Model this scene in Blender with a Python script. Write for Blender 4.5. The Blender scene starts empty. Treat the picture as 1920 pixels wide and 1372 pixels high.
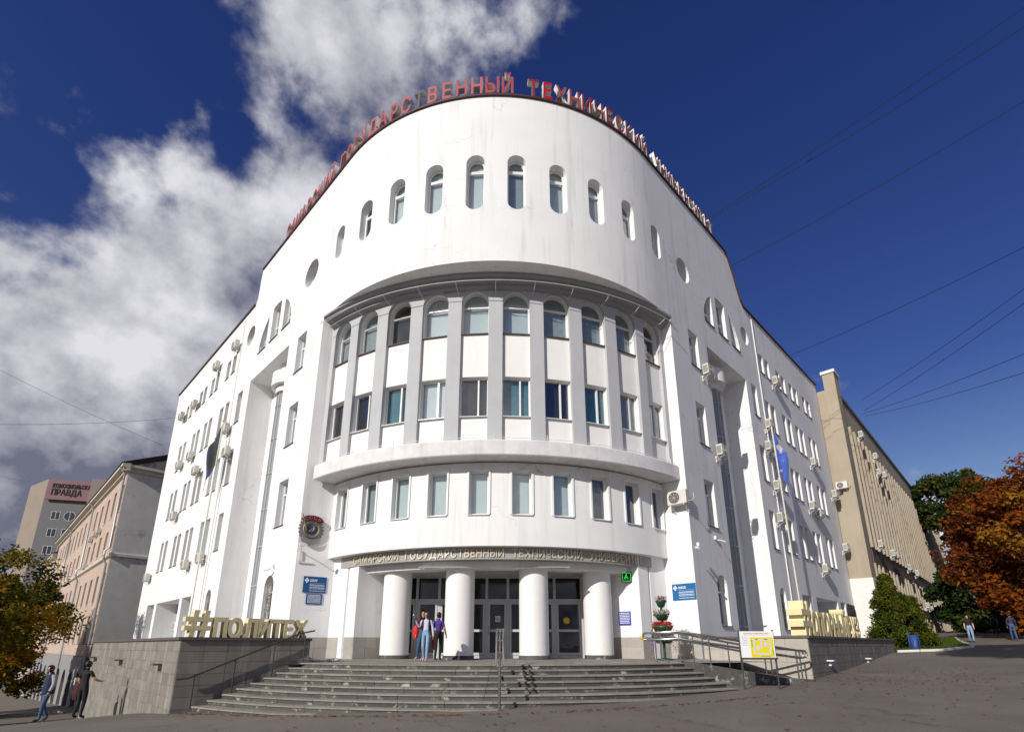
import bpy, bmesh, math, random
import numpy as np
from mathutils import Vector, Matrix, noise as mnoise
from mathutils.geometry import delaunay_2d_cdt

random.seed(7)
rng = np.random.default_rng(7)
R_ = math.radians
SC = bpy.context.scene
COL = SC.collection

# ------------------------------------------------------------------ camera
EYE = 1.68
PITCH = math.asin(0.27718)
cam = bpy.data.cameras.new('camera')
cam.sensor_width = 36.0
cam.lens = 980.0 / 1920.0 * 36.0
cam.shift_y = 242.0 / 1920.0
cam.clip_start = 0.1
cam.clip_end = 3000.0
cam_ob = bpy.data.objects.new('camera', cam)
COL.objects.link(cam_ob)
cam_ob.location = (0, 0, EYE)
cam_ob.rotation_euler = (math.pi / 2 + PITCH, 0, 0)
SC.camera = cam_ob

# ------------------------------------------------------------------ sun and sky
SUN_AZ, SUN_EL = 36.0, 27.5            # degrees left of straight behind the camera, elevation
TO_SUN = Vector((-math.sin(R_(SUN_AZ)) * math.cos(R_(SUN_EL)), -math.cos(R_(SUN_AZ)) * math.cos(R_(SUN_EL)), math.sin(R_(SUN_EL))))
sun = bpy.data.lights.new('sun', 'SUN')
sun.energy = 4.2
sun.angle = R_(0.53)
sun.color = (1.0, 0.955, 0.88)
sun_ob = bpy.data.objects.new('sun', sun)
COL.objects.link(sun_ob)
sun_ob.rotation_euler = (-TO_SUN).to_track_quat('-Z', 'Y').to_euler()

world = bpy.data.worlds.new('World')
SC.world = world
world.use_nodes = True
wn, wl = world.node_tree.nodes, world.node_tree.links
bg = wn['Background']
bg.inputs[1].default_value = 0.075
sky = wn.new('ShaderNodeTexSky')
sky.sky_type = 'NISHITA'
sky.sun_disc = False
sky.sun_elevation = R_(SUN_EL)
sky.sun_rotation = R_(180 + SUN_AZ)
sky.altitude = 300
sky.air_density = 1.0
sky.dust_density = 0.3
sky.ozone_density = 1.0
def wmath(op, a, b=None, c=None, clamp=False):
    n = wn.new('ShaderNodeMath'); n.operation = op; n.use_clamp = clamp
    for i, v in enumerate((a, b, c)):
        if v is None: continue
        if isinstance(v, (int, float)): n.inputs[i].default_value = v
        else: wl.new(v, n.inputs[i])
    return n.outputs[0]
tc = wn.new('ShaderNodeTexCoord')
sep = wn.new('ShaderNodeSeparateXYZ'); wl.new(tc.outputs['Generated'], sep.inputs[0])
dx, dy, dz = sep.outputs
def cloud_noise(o):
    mp = wn.new('ShaderNodeMapping'); mp.inputs['Location'].default_value = o; mp.inputs['Scale'].default_value = (2.7, 2.7, 2.9)
    wl.new(tc.outputs['Generated'], mp.inputs[0])
    n = wn.new('ShaderNodeTexNoise'); n.inputs['Scale'].default_value = 1.0; n.inputs['Detail'].default_value = 8.0
    n.inputs['Roughness'].default_value = 0.56; n.inputs['Distortion'].default_value = 0.0
    wl.new(mp.outputs[0], n.inputs['Vector'])
    return n.outputs[0]
CO = (31.52, 26.81, 20.5)
n1 = cloud_noise(CO)
n2 = cloud_noise((CO[0] - .10, CO[1] - .13, CO[2] + .20))
# more cloud towards the western (left) half of the sky and low over the horizon
west = wmath('MULTIPLY_ADD', dx, -0.40, 0.02)
west = wmath('MINIMUM', wmath('MAXIMUM', west, -0.13), 0.088)
low = wmath('MULTIPLY', wmath('POWER', wmath('SUBTRACT', 1.0, wmath('MAXIMUM', dz, 0.0)), 3.0), 0.37)
cov = wmath('ADD', wmath('ADD', n1, west), low)
dens = wn.new('ShaderNodeMapRange'); dens.interpolation_type = 'SMOOTHSTEP'
wl.new(cov, dens.inputs[0]); dens.inputs[1].default_value = 0.508; dens.inputs[2].default_value = 0.612
lit = wn.new('ShaderNodeMapRange'); wl.new(wmath('SUBTRACT', n1, n2), lit.inputs[0])
lit.inputs[1].default_value = -0.08; lit.inputs[2].default_value = 0.13
ccol = wn.new('ShaderNodeMix'); ccol.data_type = 'RGBA'; wl.new(lit.outputs[0], ccol.inputs[0])
ccol.inputs[6].default_value = (2.1, 2.2, 3.1, 1); ccol.inputs[7].default_value = (10.0, 10.0, 10.6, 1)
hsv = wn.new('ShaderNodeHueSaturation'); hsv.inputs['Hue'].default_value = 0.53; hsv.inputs['Saturation'].default_value = 1.36; hsv.inputs['Value'].default_value = 1.0; wl.new(sky.outputs[0], hsv.inputs['Color'])
hfac = wn.new('ShaderNodeMapRange'); wl.new(dz, hfac.inputs[0]); hfac.inputs[1].default_value = 0.0; hfac.inputs[2].default_value = 0.40; wl.new(hfac.outputs[0], hsv.inputs['Fac'])
smix = wn.new('ShaderNodeMix'); smix.data_type = 'RGBA'
wl.new(dens.outputs[0], smix.inputs[0]); wl.new(hsv.outputs[0], smix.inputs[6]); wl.new(ccol.outputs[2], smix.inputs[7])
wl.new(smix.outputs[2], bg.inputs[0])

SC.view_settings.view_transform = 'Standard'
SC.view_settings.look = 'None'
SC.view_settings.exposure = 0.0
SC.view_settings.gamma = 1.0
SC.view_settings.use_curve_mapping = False

# ------------------------------------------------------------------ materials
MATS = {}
def mat(name, col, rough=0.7, var=0.0, vscale=3.0, bump=0.0, bscale=60.0, metal=0.0, spec=0.4, streak=0.0, stain=None, objvar=0.0):
    if name in MATS: return MATS[name]
    m = bpy.data.materials.new(name); m.use_nodes = True
    nt = m.node_tree; N, L = nt.nodes, nt.links
    p = N['Principled BSDF']
    p.inputs['Roughness'].default_value = rough; p.inputs['Metallic'].default_value = metal
    p.inputs['Specular IOR Level'].default_value = spec
    c = (*col, 1.0)
    p.inputs['Base Color'].default_value = c
    out = None
    if var or streak or stain or bump or objvar:
        g = N.new('ShaderNodeNewGeometry')
    if var or stain or objvar:
        t = N.new('ShaderNodeTexNoise'); t.inputs['Scale'].default_value = vscale; t.inputs['Detail'].default_value = 4; t.inputs['Roughness'].default_value = 0.6
        L.new(g.outputs['Position'], t.inputs['Vector'])
        r = N.new('ShaderNodeMapRange'); L.new(t.outputs[0], r.inputs[0]); r.inputs[1].default_value = 0.25; r.inputs[2].default_value = 0.75
        r.inputs[3].default_value = 1 - var; r.inputs[4].default_value = 1 + var
        val = r.outputs[0]
        if objvar:
            oi = N.new('ShaderNodeObjectInfo'); q = N.new('ShaderNodeMapRange'); L.new(oi.outputs['Random'], q.inputs[0])
            q.inputs[3].default_value = 1 - objvar; q.inputs[4].default_value = 1 + objvar
            mm = N.new('ShaderNodeMath'); mm.operation = 'MULTIPLY'; L.new(val, mm.inputs[0]); L.new(q.outputs[0], mm.inputs[1]); val = mm.outputs[0]
        mx = N.new('ShaderNodeVectorMath'); mx.operation = 'SCALE'; mx.inputs[0].default_value = col
        L.new(val, mx.inputs['Scale']); out = mx.outputs[0]
    if streak:       # rain streaks: noise stretched along z
        mp = N.new('ShaderNodeMapping'); mp.inputs['Scale'].default_value = (2.6, 2.6, 0.16); L.new(g.outputs['Position'], mp.inputs[0])
        t2 = N.new('ShaderNodeTexNoise'); t2.inputs['Scale'].default_value = 1.0; t2.inputs['Detail'].default_value = 4; t2.inputs['Roughness'].default_value = 0.65; L.new(mp.outputs[0], t2.inputs['Vector'])
        r2 = N.new('ShaderNodeMapRange'); L.new(t2.outputs[0], r2.inputs[0]); r2.inputs[1].default_value = 0.52; r2.inputs[2].default_value = 0.82
        r2.inputs[3].default_value = 1; r2.inputs[4].default_value = 1 - streak
        m2 = N.new('ShaderNodeVectorMath'); m2.operation = 'SCALE'
        if out: L.new(out, m2.inputs[0])
        else: m2.inputs[0].default_value = col
        L.new(r2.outputs[0], m2.inputs['Scale']); out = m2.outputs[0]
    if stain:        # (colour, scale, low, high)
        t3 = N.new('ShaderNodeTexNoise'); t3.inputs['Scale'].default_value = stain[1]; t3.inputs['Detail'].default_value = 5; t3.inputs['Roughness'].default_value = 0.7
        L.new(g.outputs['Position'], t3.inputs['Vector'])
        r3 = N.new('ShaderNodeMapRange'); L.new(t3.outputs[0], r3.inputs[0]); r3.inputs[1].default_value = stain[2]; r3.inputs[2].default_value = stain[3]
        mm = N.new('ShaderNodeMix'); mm.data_type = 'RGBA'; L.new(r3.outputs[0], mm.inputs[0])
        if out: L.new(out, mm.inputs[6])
        else: mm.inputs[6].default_value = c
        mm.inputs[7].default_value = (*stain[0], 1); out = mm.outputs[2]
    if out: L.new(out, p.inputs['Base Color'])
    if bump:
        t4 = N.new('ShaderNodeTexNoise'); t4.inputs['Scale'].default_value = bscale; t4.inputs['Detail'].default_value = 2; L.new(g.outputs['Position'], t4.inputs['Vector'])
        b = N.new('ShaderNodeBump'); b.inputs['Strength'].default_value = bump; b.inputs['Distance'].default_value = 0.02
        L.new(t4.outputs[0], b.inputs['Height']); L.new(b.outputs[0], p.inputs['Normal'])
    MATS[name] = m
    return m
def glass_mat(name, tint=(0.80, 0.86, 0.88), f0=0.17):
    m = bpy.data.materials.new(name); m.use_nodes = True; nt = m.node_tree; N, L = nt.nodes, nt.links
    N.remove(N['Principled BSDF'])
    tr = N.new('ShaderNodeBsdfTransparent'); tr.inputs[0].default_value = (*tint, 1)
    gl = N.new('ShaderNodeBsdfGlossy'); gl.inputs['Roughness'].default_value = 0.015; gl.inputs[0].default_value = (0.95, 0.97, 1, 1)
    g = N.new('ShaderNodeNewGeometry'); t = N.new('ShaderNodeTexNoise'); t.inputs['Scale'].default_value = 1.3; L.new(g.outputs['Position'], t.inputs['Vector'])
    b = N.new('ShaderNodeBump'); b.inputs['Strength'].default_value = 0.06; b.inputs['Distance'].default_value = 0.05; L.new(t.outputs[0], b.inputs['Height']); L.new(b.outputs[0], gl.inputs['Normal'])
    lw = N.new('ShaderNodeLayerWeight'); pw = N.new('ShaderNodeMath'); pw.operation = 'POWER'; L.new(lw.outputs['Facing'], pw.inputs[0]); pw.inputs[1].default_value = 4.0
    fr = N.new('ShaderNodeMath'); fr.operation = 'MULTIPLY_ADD'; L.new(pw.outputs[0], fr.inputs[0]); fr.inputs[1].default_value = 1 - f0; fr.inputs[2].default_value = f0
    mx = N.new('ShaderNodeMixShader'); L.new(fr.outputs[0], mx.inputs[0]); L.new(tr.outputs[0], mx.inputs[1]); L.new(gl.outputs[0], mx.inputs[2])
    L.new(mx.outputs[0], N['Material Output'].inputs[0])
    MATS[name] = m
    return m
def emit_mat(name, col, s):
    m = bpy.data.materials.new(name); m.use_nodes = True; p = m.node_tree.nodes['Principled BSDF']
    p.inputs['Base Color'].default_value = (0, 0, 0, 1); p.inputs['Emission Color'].default_value = (*col, 1); p.inputs['Emission Strength'].default_value = s
    MATS[name] = m
    return m
def asphalt():
    m = mat('asphalt_base', (0.165, 0.140, 0.120), 0.9, var=0.16, vscale=0.5, bump=0.5, bscale=120, spec=0.25, stain=((0.215, 0.185, 0.16), 0.35, 0.55, 0.80))
    N, L = m.node_tree.nodes, m.node_tree.links; p = N['Principled BSDF']; src = p.inputs['Base Color'].links[0].from_socket
    g = N.new('ShaderNodeNewGeometry')
    wp = N.new('ShaderNodeTexNoise'); wp.inputs['Scale'].default_value = 1.6; wp.inputs['Detail'].default_value = 3; L.new(g.outputs['Position'], wp.inputs['Vector'])
    ad = N.new('ShaderNodeVectorMath'); ad.operation = 'MULTIPLY_ADD'; L.new(wp.outputs['Color'], ad.inputs[0]); ad.inputs[1].default_value = (1.2, 1.2, 0); L.new(g.outputs['Position'], ad.inputs[2])
    v = N.new('ShaderNodeTexVoronoi'); v.feature = 'DISTANCE_TO_EDGE'; v.inputs['Scale'].default_value = 0.28; L.new(ad.outputs[0], v.inputs['Vector'])
    cr = N.new('ShaderNodeMapRange'); L.new(v.outputs['Distance'], cr.inputs[0]); cr.inputs[1].default_value = 0.002; cr.inputs[2].default_value = 0.008; cr.inputs[3].default_value = 0.74; cr.inputs[4].default_value = 1.0
    fine = N.new('ShaderNodeTexNoise'); fine.inputs['Scale'].default_value = 55; fine.inputs['Detail'].default_value = 2; L.new(g.outputs['Position'], fine.inputs['Vector'])
    fr = N.new('ShaderNodeMapRange'); L.new(fine.outputs[0], fr.inputs[0]); fr.inputs[1].default_value = 0.3; fr.inputs[2].default_value = 0.7; fr.inputs[3].default_value = 0.72; fr.inputs[4].default_value = 1.28
    v2 = N.new('ShaderNodeTexVoronoi'); v2.inputs['Scale'].default_value = 0.16; L.new(ad.outputs[0], v2.inputs['Vector']); sp = N.new('ShaderNodeSeparateColor'); L.new(v2.outputs['Color'], sp.inputs[0])
    pr = N.new('ShaderNodeMapRange'); L.new(sp.outputs[0], pr.inputs[0]); pr.inputs[3].default_value = 0.93; pr.inputs[4].default_value = 1.06
    a = N.new('ShaderNodeMath'); a.operation = 'MULTIPLY'; L.new(cr.outputs[0], a.inputs[0]); L.new(fr.outputs[0], a.inputs[1])
    b = N.new('ShaderNodeMath'); b.operation = 'MULTIPLY'; L.new(a.outputs[0], b.inputs[0]); L.new(pr.outputs[0], b.inputs[1])
    o = N.new('ShaderNodeVectorMath'); o.operation = 'SCALE'; L.new(src, o.inputs[0]); L.new(b.outputs[0], o.inputs['Scale']); L.new(o.outputs[0], p.inputs['Base Color'])
    return m
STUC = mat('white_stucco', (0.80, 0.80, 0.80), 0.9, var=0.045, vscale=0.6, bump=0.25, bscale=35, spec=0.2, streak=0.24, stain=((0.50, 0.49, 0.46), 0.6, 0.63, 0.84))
def add_cracks(m):
    N, L = m.node_tree.nodes, m.node_tree.links; p = N['Principled BSDF']; src = p.inputs['Base Color'].links[0].from_socket
    g = N.new('ShaderNodeNewGeometry'); wp = N.new('ShaderNodeTexNoise'); wp.inputs['Scale'].default_value = 1.3; wp.inputs['Detail'].default_value = 3; L.new(g.outputs['Position'], wp.inputs['Vector'])
    ad = N.new('ShaderNodeVectorMath'); ad.operation = 'MULTIPLY_ADD'; L.new(wp.outputs['Color'], ad.inputs[0]); ad.inputs[1].default_value = (1.4, 1.4, 1.4); L.new(g.outputs['Position'], ad.inputs[2])
    v = N.new('ShaderNodeTexVoronoi'); v.feature = 'DISTANCE_TO_EDGE'; v.inputs['Scale'].default_value = 0.45; L.new(ad.outputs[0], v.inputs['Vector'])
    cr = N.new('ShaderNodeMapRange'); L.new(v.outputs['Distance'], cr.inputs[0]); cr.inputs[1].default_value = 0.002; cr.inputs[2].default_value = 0.010; cr.inputs[3].default_value = 1.0; cr.inputs[4].default_value = 0.0
    mk = N.new('ShaderNodeTexNoise'); mk.inputs['Scale'].default_value = 0.22; L.new(g.outputs['Position'], mk.inputs['Vector'])
    mr = N.new('ShaderNodeMapRange'); L.new(mk.outputs[0], mr.inputs[0]); mr.inputs[1].default_value = 0.56; mr.inputs[2].default_value = 0.64; mr.inputs[4].default_value = 0.34
    a = N.new('ShaderNodeMath'); a.operation = 'MULTIPLY'; L.new(cr.outputs[0], a.inputs[0]); L.new(mr.outputs[0], a.inputs[1])
    b = N.new('ShaderNodeMath'); b.operation = 'SUBTRACT'; b.inputs[0].default_value = 1.0; L.new(a.outputs[0], b.inputs[1])
    o = N.new('ShaderNodeVectorMath'); o.operation = 'SCALE'; L.new(src, o.inputs[0]); L.new(b.outputs[0], o.inputs['Scale']); L.new(o.outputs[0], p.inputs['Base Color'])
add_cracks(STUC)
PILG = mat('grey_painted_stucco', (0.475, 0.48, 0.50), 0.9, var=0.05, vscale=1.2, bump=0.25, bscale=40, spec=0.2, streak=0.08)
MOLD = mat('grey_moulding', (0.30, 0.30, 0.325), 0.85, var=0.06, bump=0.15)
PANW = mat('white_panel', (0.82, 0.81, 0.79), 0.85, var=0.03, vscale=1.5, bump=0.1, spec=0.2, streak=0.10)
BALC = mat('weathered_white', (0.70, 0.69, 0.70), 0.9, var=0.10, vscale=2.5, bump=0.25, spec=0.2, streak=0.22)
PVC = mat('white_window_plastic', (0.80, 0.80, 0.80), 0.35, spec=0.5)
SILL = mat('brown_metal_sill', (0.12, 0.085, 0.08), 0.5, var=0.1)
FLASH = mat('dark_red_flashing', (0.07, 0.028, 0.032), 0.55, var=0.2)
GLASS = glass_mat('window_glass')
DGLASS = glass_mat('door_glass', (0.55, 0.57, 0.57), 0.06)
ROOM = mat('dark_room', (0.022, 0.022, 0.024), 0.9)
BLIND = mat('pale_blind', (0.64, 0.68, 0.67), 0.8, var=0.05)
BLIND2 = mat('grey_vertical_blind', (0.37, 0.40, 0.40), 0.8, var=0.12, vscale=6)
CURT = mat('teal_curtain', (0.06, 0.20, 0.24), 0.8, var=0.15)
CURTW = mat('white_curtain', (0.75, 0.75, 0.74), 0.85, var=0.05)
GREYFR = mat('door_frame_grey', (0.52, 0.53, 0.55), 0.4, var=0.03)
METAL = mat('stainless_steel', (0.45, 0.44, 0.43), 0.25, metal=1.0, var=0.1, vscale=8)
DKMETAL = mat('dark_painted_steel', (0.07, 0.065, 0.065), 0.4, metal=0.3, var=0.1)
GALV = mat('galvanised_steel', (0.42, 0.44, 0.46), 0.45, metal=0.6, var=0.1)
WPAINT = mat('white_painted_metal', (0.72, 0.72, 0.70), 0.45, var=0.06, vscale=5)
ACW = mat('aircon_casing_cream', (0.62, 0.60, 0.55), 0.5, var=0.06, vscale=4, streak=0.15)
ACD = mat('aircon_grille_dark', (0.05, 0.05, 0.05), 0.5)
ASPH = asphalt()
GRAN = mat('dark_granite_riser', (0.072, 0.072, 0.068), 0.7, var=0.25, vscale=6, bump=0.2, bscale=50, objvar=0.25, stain=((0.42, 0.41, 0.37), 2.6, 0.56, 0.68))
TREAD = mat('worn_granite_tread', (0.25, 0.225, 0.195), 0.75, var=0.2, vscale=5, bump=0.25, bscale=70, objvar=0.12)
TILEL = mat('beige_grey_stone_tile', (0.215, 0.197, 0.172), 0.7, var=0.13, vscale=3, bump=0.12, objvar=0.12, streak=-0.8)
JOINT = mat('mortar_joint', (0.30, 0.285, 0.26), 0.9, var=0.1)
JOINTD = mat('dark_mortar_joint', (0.13, 0.125, 0.12), 0.9, var=0.1)
TILEB = mat('beige_stone_tile', (0.42, 0.385, 0.33), 0.7, var=0.08, vscale=3, bump=0.1, objvar=0.06)
COPE = mat('dark_stone_coping', (0.12, 0.10, 0.095), 0.6, var=0.15, vscale=4)
GOLD = mat('cream_gold_letters', (0.74, 0.64, 0.37), 0.5, var=0.03)
BLUE = mat('blue_sign', (0.012, 0.085, 0.24), 0.4, var=0.03)
WHITE = mat('white_print', (0.80, 0.80, 0.80), 0.6)
BLACK = mat('black', (0.012, 0.012, 0.013), 0.7)

# ------------------------------------------------------------------ helpers
def tag(o, label=None, cat=None, group=None, kind=None):
    if label: o['label'] = label
    if cat: o['category'] = cat
    if group: o['group'] = group
    if kind: o['kind'] = kind
    return o
def empty(name, loc=(0, 0, 0), label=None, cat=None, group=None):
    o = bpy.data.objects.new(name, None); COL.objects.link(o); o.location = loc; o.empty_display_size = 0.2
    return tag(o, label, cat, group)
def wmat(o):
    return o.matrix_basis.copy() if o.parent is None else wmat(o.parent) @ o.matrix_parent_inverse @ o.matrix_basis
def obj(name, me, parent=None, mw=None):
    o = bpy.data.objects.new(name, me); COL.objects.link(o)
    if parent is not None:          # shapes are modelled in world space: undo the parent's own placement
        o.parent = parent
        o.matrix_parent_inverse = wmat(parent).inverted()
    if mw is not None: o.matrix_basis = mw
    return o
class MB:
    def __init__(s): s.v = []; s.f = []; s.m = []; s.sm = []
    def face(s, pts, mi=0, smooth=False):
        i = len(s.v); s.v.extend([tuple(p) for p in pts]); s.f.append(tuple(range(i, i + len(pts)))); s.m.append(mi); s.sm.append(smooth); return s
    def grid(s, rows, mi=0, smooth=True, closed=False):
        i = len(s.v); n = len(rows[0])
        for r in rows: s.v.extend([tuple(p) for p in r])
        for a in range(len(rows) - 1):
            for b in range(n - (0 if closed else 1)):
                c = (b + 1) % n
                s.f.append((i + a * n + b, i + a * n + c, i + (a + 1) * n + c, i + (a + 1) * n + b)); s.m.append(mi); s.sm.append(smooth)
        return s
    def hexa(s, b, t, mi=0):
        b = [tuple(p) for p in b]; t = [tuple(p) for p in t]; n = len(b); i = len(s.v); s.v.extend(b + t)
        s.f.append(tuple(i + k for k in reversed(range(n)))); s.f.append(tuple(i + n + k for k in range(n))); s.m += [mi, mi]; s.sm += [False, False]
        for k in range(n):
            q = (k + 1) % n; s.f.append((i + k, i + q, i + n + q, i + n + k)); s.m.append(mi); s.sm.append(False)
        return s
    def box(s, c, d, M=None, mi=0):
        x, y, z = c; a, b, h = d[0] / 2, d[1] / 2, d[2] / 2
        P = [(x - a, y - b), (x + a, y - b), (x + a, y + b), (x - a, y + b)]
        B = [Vector((p[0], p[1], z - h)) for p in P]; T = [Vector((p[0], p[1], z + h)) for p in P]
        if M is not None: B = [M @ p for p in B]; T = [M @ p for p in T]
        return s.hexa(B, T, mi)
    def tube(s, path, r, n=8, mi=0, caps=True, smooth=True):
        path = [Vector(p) for p in path]; rr = r if isinstance(r, (list, tuple)) else [r] * len(path)
        rows = []; prev = None
        for k, p in enumerate(path):
            d = (path[min(k + 1, len(path) - 1)] - path[max(k - 1, 0)]).normalized()
            u = prev if prev is not None else (Vector((0, 0, 1)) if abs(d.z) < 0.9 else Vector((1, 0, 0)))
            u = (u - d * u.dot(d)).normalized(); w = d.cross(u); prev = u
            rows.append([p + (u * math.cos(2 * math.pi * a / n) + w * math.sin(2 * math.pi * a / n)) * rr[k] for a in range(n)])
        s.grid(rows, mi, smooth, closed=True)
        if caps: s.face(list(reversed(rows[0])), mi); s.face(rows[-1], mi)
        return s
    def lathe(s, prof, c=(0, 0, 0), n=24, mi=0, M=None, caps=False):
        rows = []
        for r, z in prof:
            row = [Vector((c[0] + r * math.cos(2 * math.pi * a / n), c[1] + r * math.sin(2 * math.pi * a / n), c[2] + z)) for a in range(n)]
            rows.append([M @ p for p in row] if M is not None else row)
        s.grid(rows, mi, True, closed=True)
        if caps: s.face(list(reversed(rows[0])), mi); s.face(rows[-1], mi)
        return s
    def mesh(s, name, mats):
        me = bpy.data.meshes.new(name); me.from_pydata(s.v, [], s.f)
        for m in (mats if isinstance(mats, (list, tuple)) else [mats]): me.materials.append(m)
        me.polygons.foreach_set('material_index', s.m); me.polygons.foreach_set('use_smooth', s.sm); me.update()
        return me
    def build(s, name, mats, parent=None, mw=None): return obj(name, s.mesh(name, mats), parent, mw)
def bevel_obj(o, w, seg=2):
    md = o.modifiers.new('bevel', 'BEVEL'); md.width = w; md.segments = seg; md.limit_method = 'ANGLE'; return o
def copy_tree(o, parent=None):
    c = o.copy(); COL.objects.link(c)
    if parent is not None: c.parent = parent
    for ch in list(o.children): copy_tree(ch, c)
    return c
def frame(pos, n):           # matrix: local -Y = outward normal n (2d), local X = viewer's right, Z up
    n = Vector((n[0], n[1], 0)).normalized(); y = -n; z = Vector((0, 0, 1)); x = y.cross(z)
    return Matrix(((x.x, y.x, z.x, pos[0]), (x.y, y.y, z.y, pos[1]), (x.z, y.z, z.z, pos[2]), (0, 0, 0, 1)))

# pixel rays of the calibrated camera (used to find real-world points, all stored as world coordinates)
D_, HZ_ = 1020.0, 1213.0
CS, SN = 980.0 / 1020.0, math.sqrt(1 - (980.0 / 1020.0) ** 2)
def ray(u, v):
    w = HZ_ - v
    return Vector((u - 960, D_ - w * SN, w * CS))
def at_y(u, v, Y):
    d = ray(u, v); return Vector((0, 0, EYE)) + d * (Y / d.y)

# ---- letters from the built-in font
_fc = bpy.data.curves.new('type', 'FONT'); _fo = bpy.data.objects.new('type', _fc); COL.objects.link(_fo)
LET = {}
def letter(ch, h, depth, mats, bold=0.0, xs=1.0, bevel=0.0):
    key = (ch, h, depth, bold, xs, tuple(m.name for m in mats))
    if key in LET: return LET[key]
    _fc.body = ch; _fc.size = 1.0; _fc.extrude = depth / h * 0.728 / 2; _fc.offset = bold; _fc.resolution_u = 3; _fc.align_x = 'LEFT'; _fc.bevel_depth = 0
    dg = bpy.context.evaluated_depsgraph_get(); dg.update()
    me = bpy.data.meshes.new_from_object(_fo.evaluated_get(dg))
    k = h / 0.728
    xsr = [v.co.x for v in me.vertices]; cx = (min(xsr) + max(xsr)) / 2
    for v in me.vertices:
        x, y, z = v.co; v.co = ((x - cx) * k * xs, -z * k, y * k)
    me.materials.clear()
    for m in mats: me.materials.append(m)
    me.update()
    if len(mats) > 1:
        for p in me.polygons: p.material_index = 0 if p.normal.y < -0.7 else 1
    me.name = 'letter'
    LET[key] = (me, (max(xsr) - min(xsr)) * k * xs)
    return LET[key]
# ================================================================== GROUND
X0 = -0.7
GP = np.array([(0, 12.6, .28), (-9.13, 14.97, -.05), (-19.7, 25.6, -1.5), (10.5, 19.26, .57), (20.75, 29.5, 1.38), (32.3, 38, 2.04), (0, 0, .12), (-6, 6, -.05),
               (8, 8, .35), (6.5, 15.8, .5), (9, 17.2, .53), (-30, 36, -2.6), (-45, 50, -3.9), (-70, 75, -5.5), (50, 57, 3.1), (80, 88, 4.6), (30, 20, 1.55), (60, 30, 2.7),
               (-17.8, 21.7, -1.1), (-30, 20, -1.7), (-40, 10, -2.0), (-20, 0, -.8), (20, 0, .9), (0, -20, 0), (-8.2, 13.6, .02), (0, 40, .3), (0, 90, 0)], float)
def _phi(r): return np.where(r > 1e-9, r * r * np.log(np.maximum(r, 1e-9)), 0.0)
_n = len(GP); _K = _phi(np.hypot(GP[:, None, 0] - GP[None, :, 0], GP[:, None, 1] - GP[None, :, 1])) + np.eye(_n) * 2.0
_P = np.c_[np.ones(_n), GP[:, :2]]
_A = np.block([[_K, _P], [_P.T, np.zeros((3, 3))]]); _w = np.linalg.solve(_A, np.r_[GP[:, 2], 0, 0, 0])
def gz_arr(x, y):
    x = np.asarray(x, float); y = np.asarray(y, float)
    xc = np.clip(x, -80, 90); yc = np.clip(y, -30, 100)
    r = np.hypot(xc[..., None] - GP[:, 0], yc[..., None] - GP[:, 1])
    z = _phi(r) @ _w[:_n] + _w[_n] + _w[_n + 1] * xc + _w[_n + 2] * yc
    return np.clip(z, -6.5, 6.0)
def gz(x, y): return float(gz_arr(np.array([x]), np.array([y]))[0])
gx = np.r_[np.array([-900, -500, -250, -150, -110]), np.arange(-85, 95.1, 1.0), np.array([120, 170, 300, 600, 1000])]
gy = np.r_[np.array([-300, -120, -60]), np.arange(-30, 100.1, 1.0), np.array([130, 180, 300, 600, 1200])]
GX, GY = np.meshgrid(gx, gy)
GZ = gz_arr(GX, GY)
nx_, ny_ = len(gx), len(gy)
gv = np.c_[GX.ravel(), GY.ravel(), GZ.ravel()]
gi = np.arange(nx_ * ny_).reshape(ny_, nx_)
gf = np.stack([gi[:-1, :-1], gi[:-1, 1:], gi[1:, 1:], gi[1:, :-1]], -1).reshape(-1, 4)
gm = bpy.data.meshes.new('ground'); gm.from_pydata(gv.tolist(), [], gf.tolist()); gm.materials.append(ASPH)
gm.polygons.foreach_set('use_smooth', [True] * len(gm.polygons)); gm.update()
tag(obj('ground', gm), kind='structure')

# ================================================================== UNIVERSITY BUILDING
S2 = 2 ** -0.5
RO, CY = 10.75, 28.85
SQ = RO * math.pi / 4            # arc length where the drum turns into a straight wing
def outer(s, z, d=0.0):          # s along the facade from the drum's middle (+ right), d into the wall
    if abs(s) <= SQ:
        a = s / RO; return Vector((X0 + (RO - d) * math.sin(a), CY - (RO - d) * math.cos(a), z))
    g = 1 if s > 0 else -1; t = abs(s) - SQ
    return Vector((X0 + g * (7.6014 + S2 * t) - g * S2 * d, CY - 7.6014 + S2 * t + S2 * d, z))
def onrm(s):
    if abs(s) <= SQ: return (math.sin(s / RO), -math.cos(s / RO))
    return (S2 if s > 0 else -S2, -S2)
def ring(R, cy, cx=X0):
    return (lambda s, z, d=0.0: Vector((cx + (R - d) * math.sin(s / R), cy - (R - d) * math.cos(s / R), z))), (lambda s: (math.sin(s / R), -math.cos(s / R)))
def arch_loop(s0, s1, z0, z1, n=10, bottom=False):   # rectangle with round head (and round foot when bottom)
    r = (s1 - s0) / 2; c = (s0 + s1) / 2
    L = []
    if bottom: L += [(c + r * math.cos(a), z0 + r + r * math.sin(a)) for a in np.linspace(-math.pi, 0, n + 1)]
    else: L += [(s0, z0), (s1, z0)]
    L += [(c + r * math.cos(a), z1 - r + r * math.sin(a)) for a in np.linspace(0, math.pi, n + 1)]
    return L
def rect_loop(s0, s1, z0, z1): return [(s0, z0), (s1, z0), (s1, z1), (s0, z1)]
def circ_loop(c, z, r, n=24): return [(c + r * math.cos(a), z + r * math.sin(a)) for a in np.linspace(0, 2 * math.pi, n, endpoint=False)]
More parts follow.
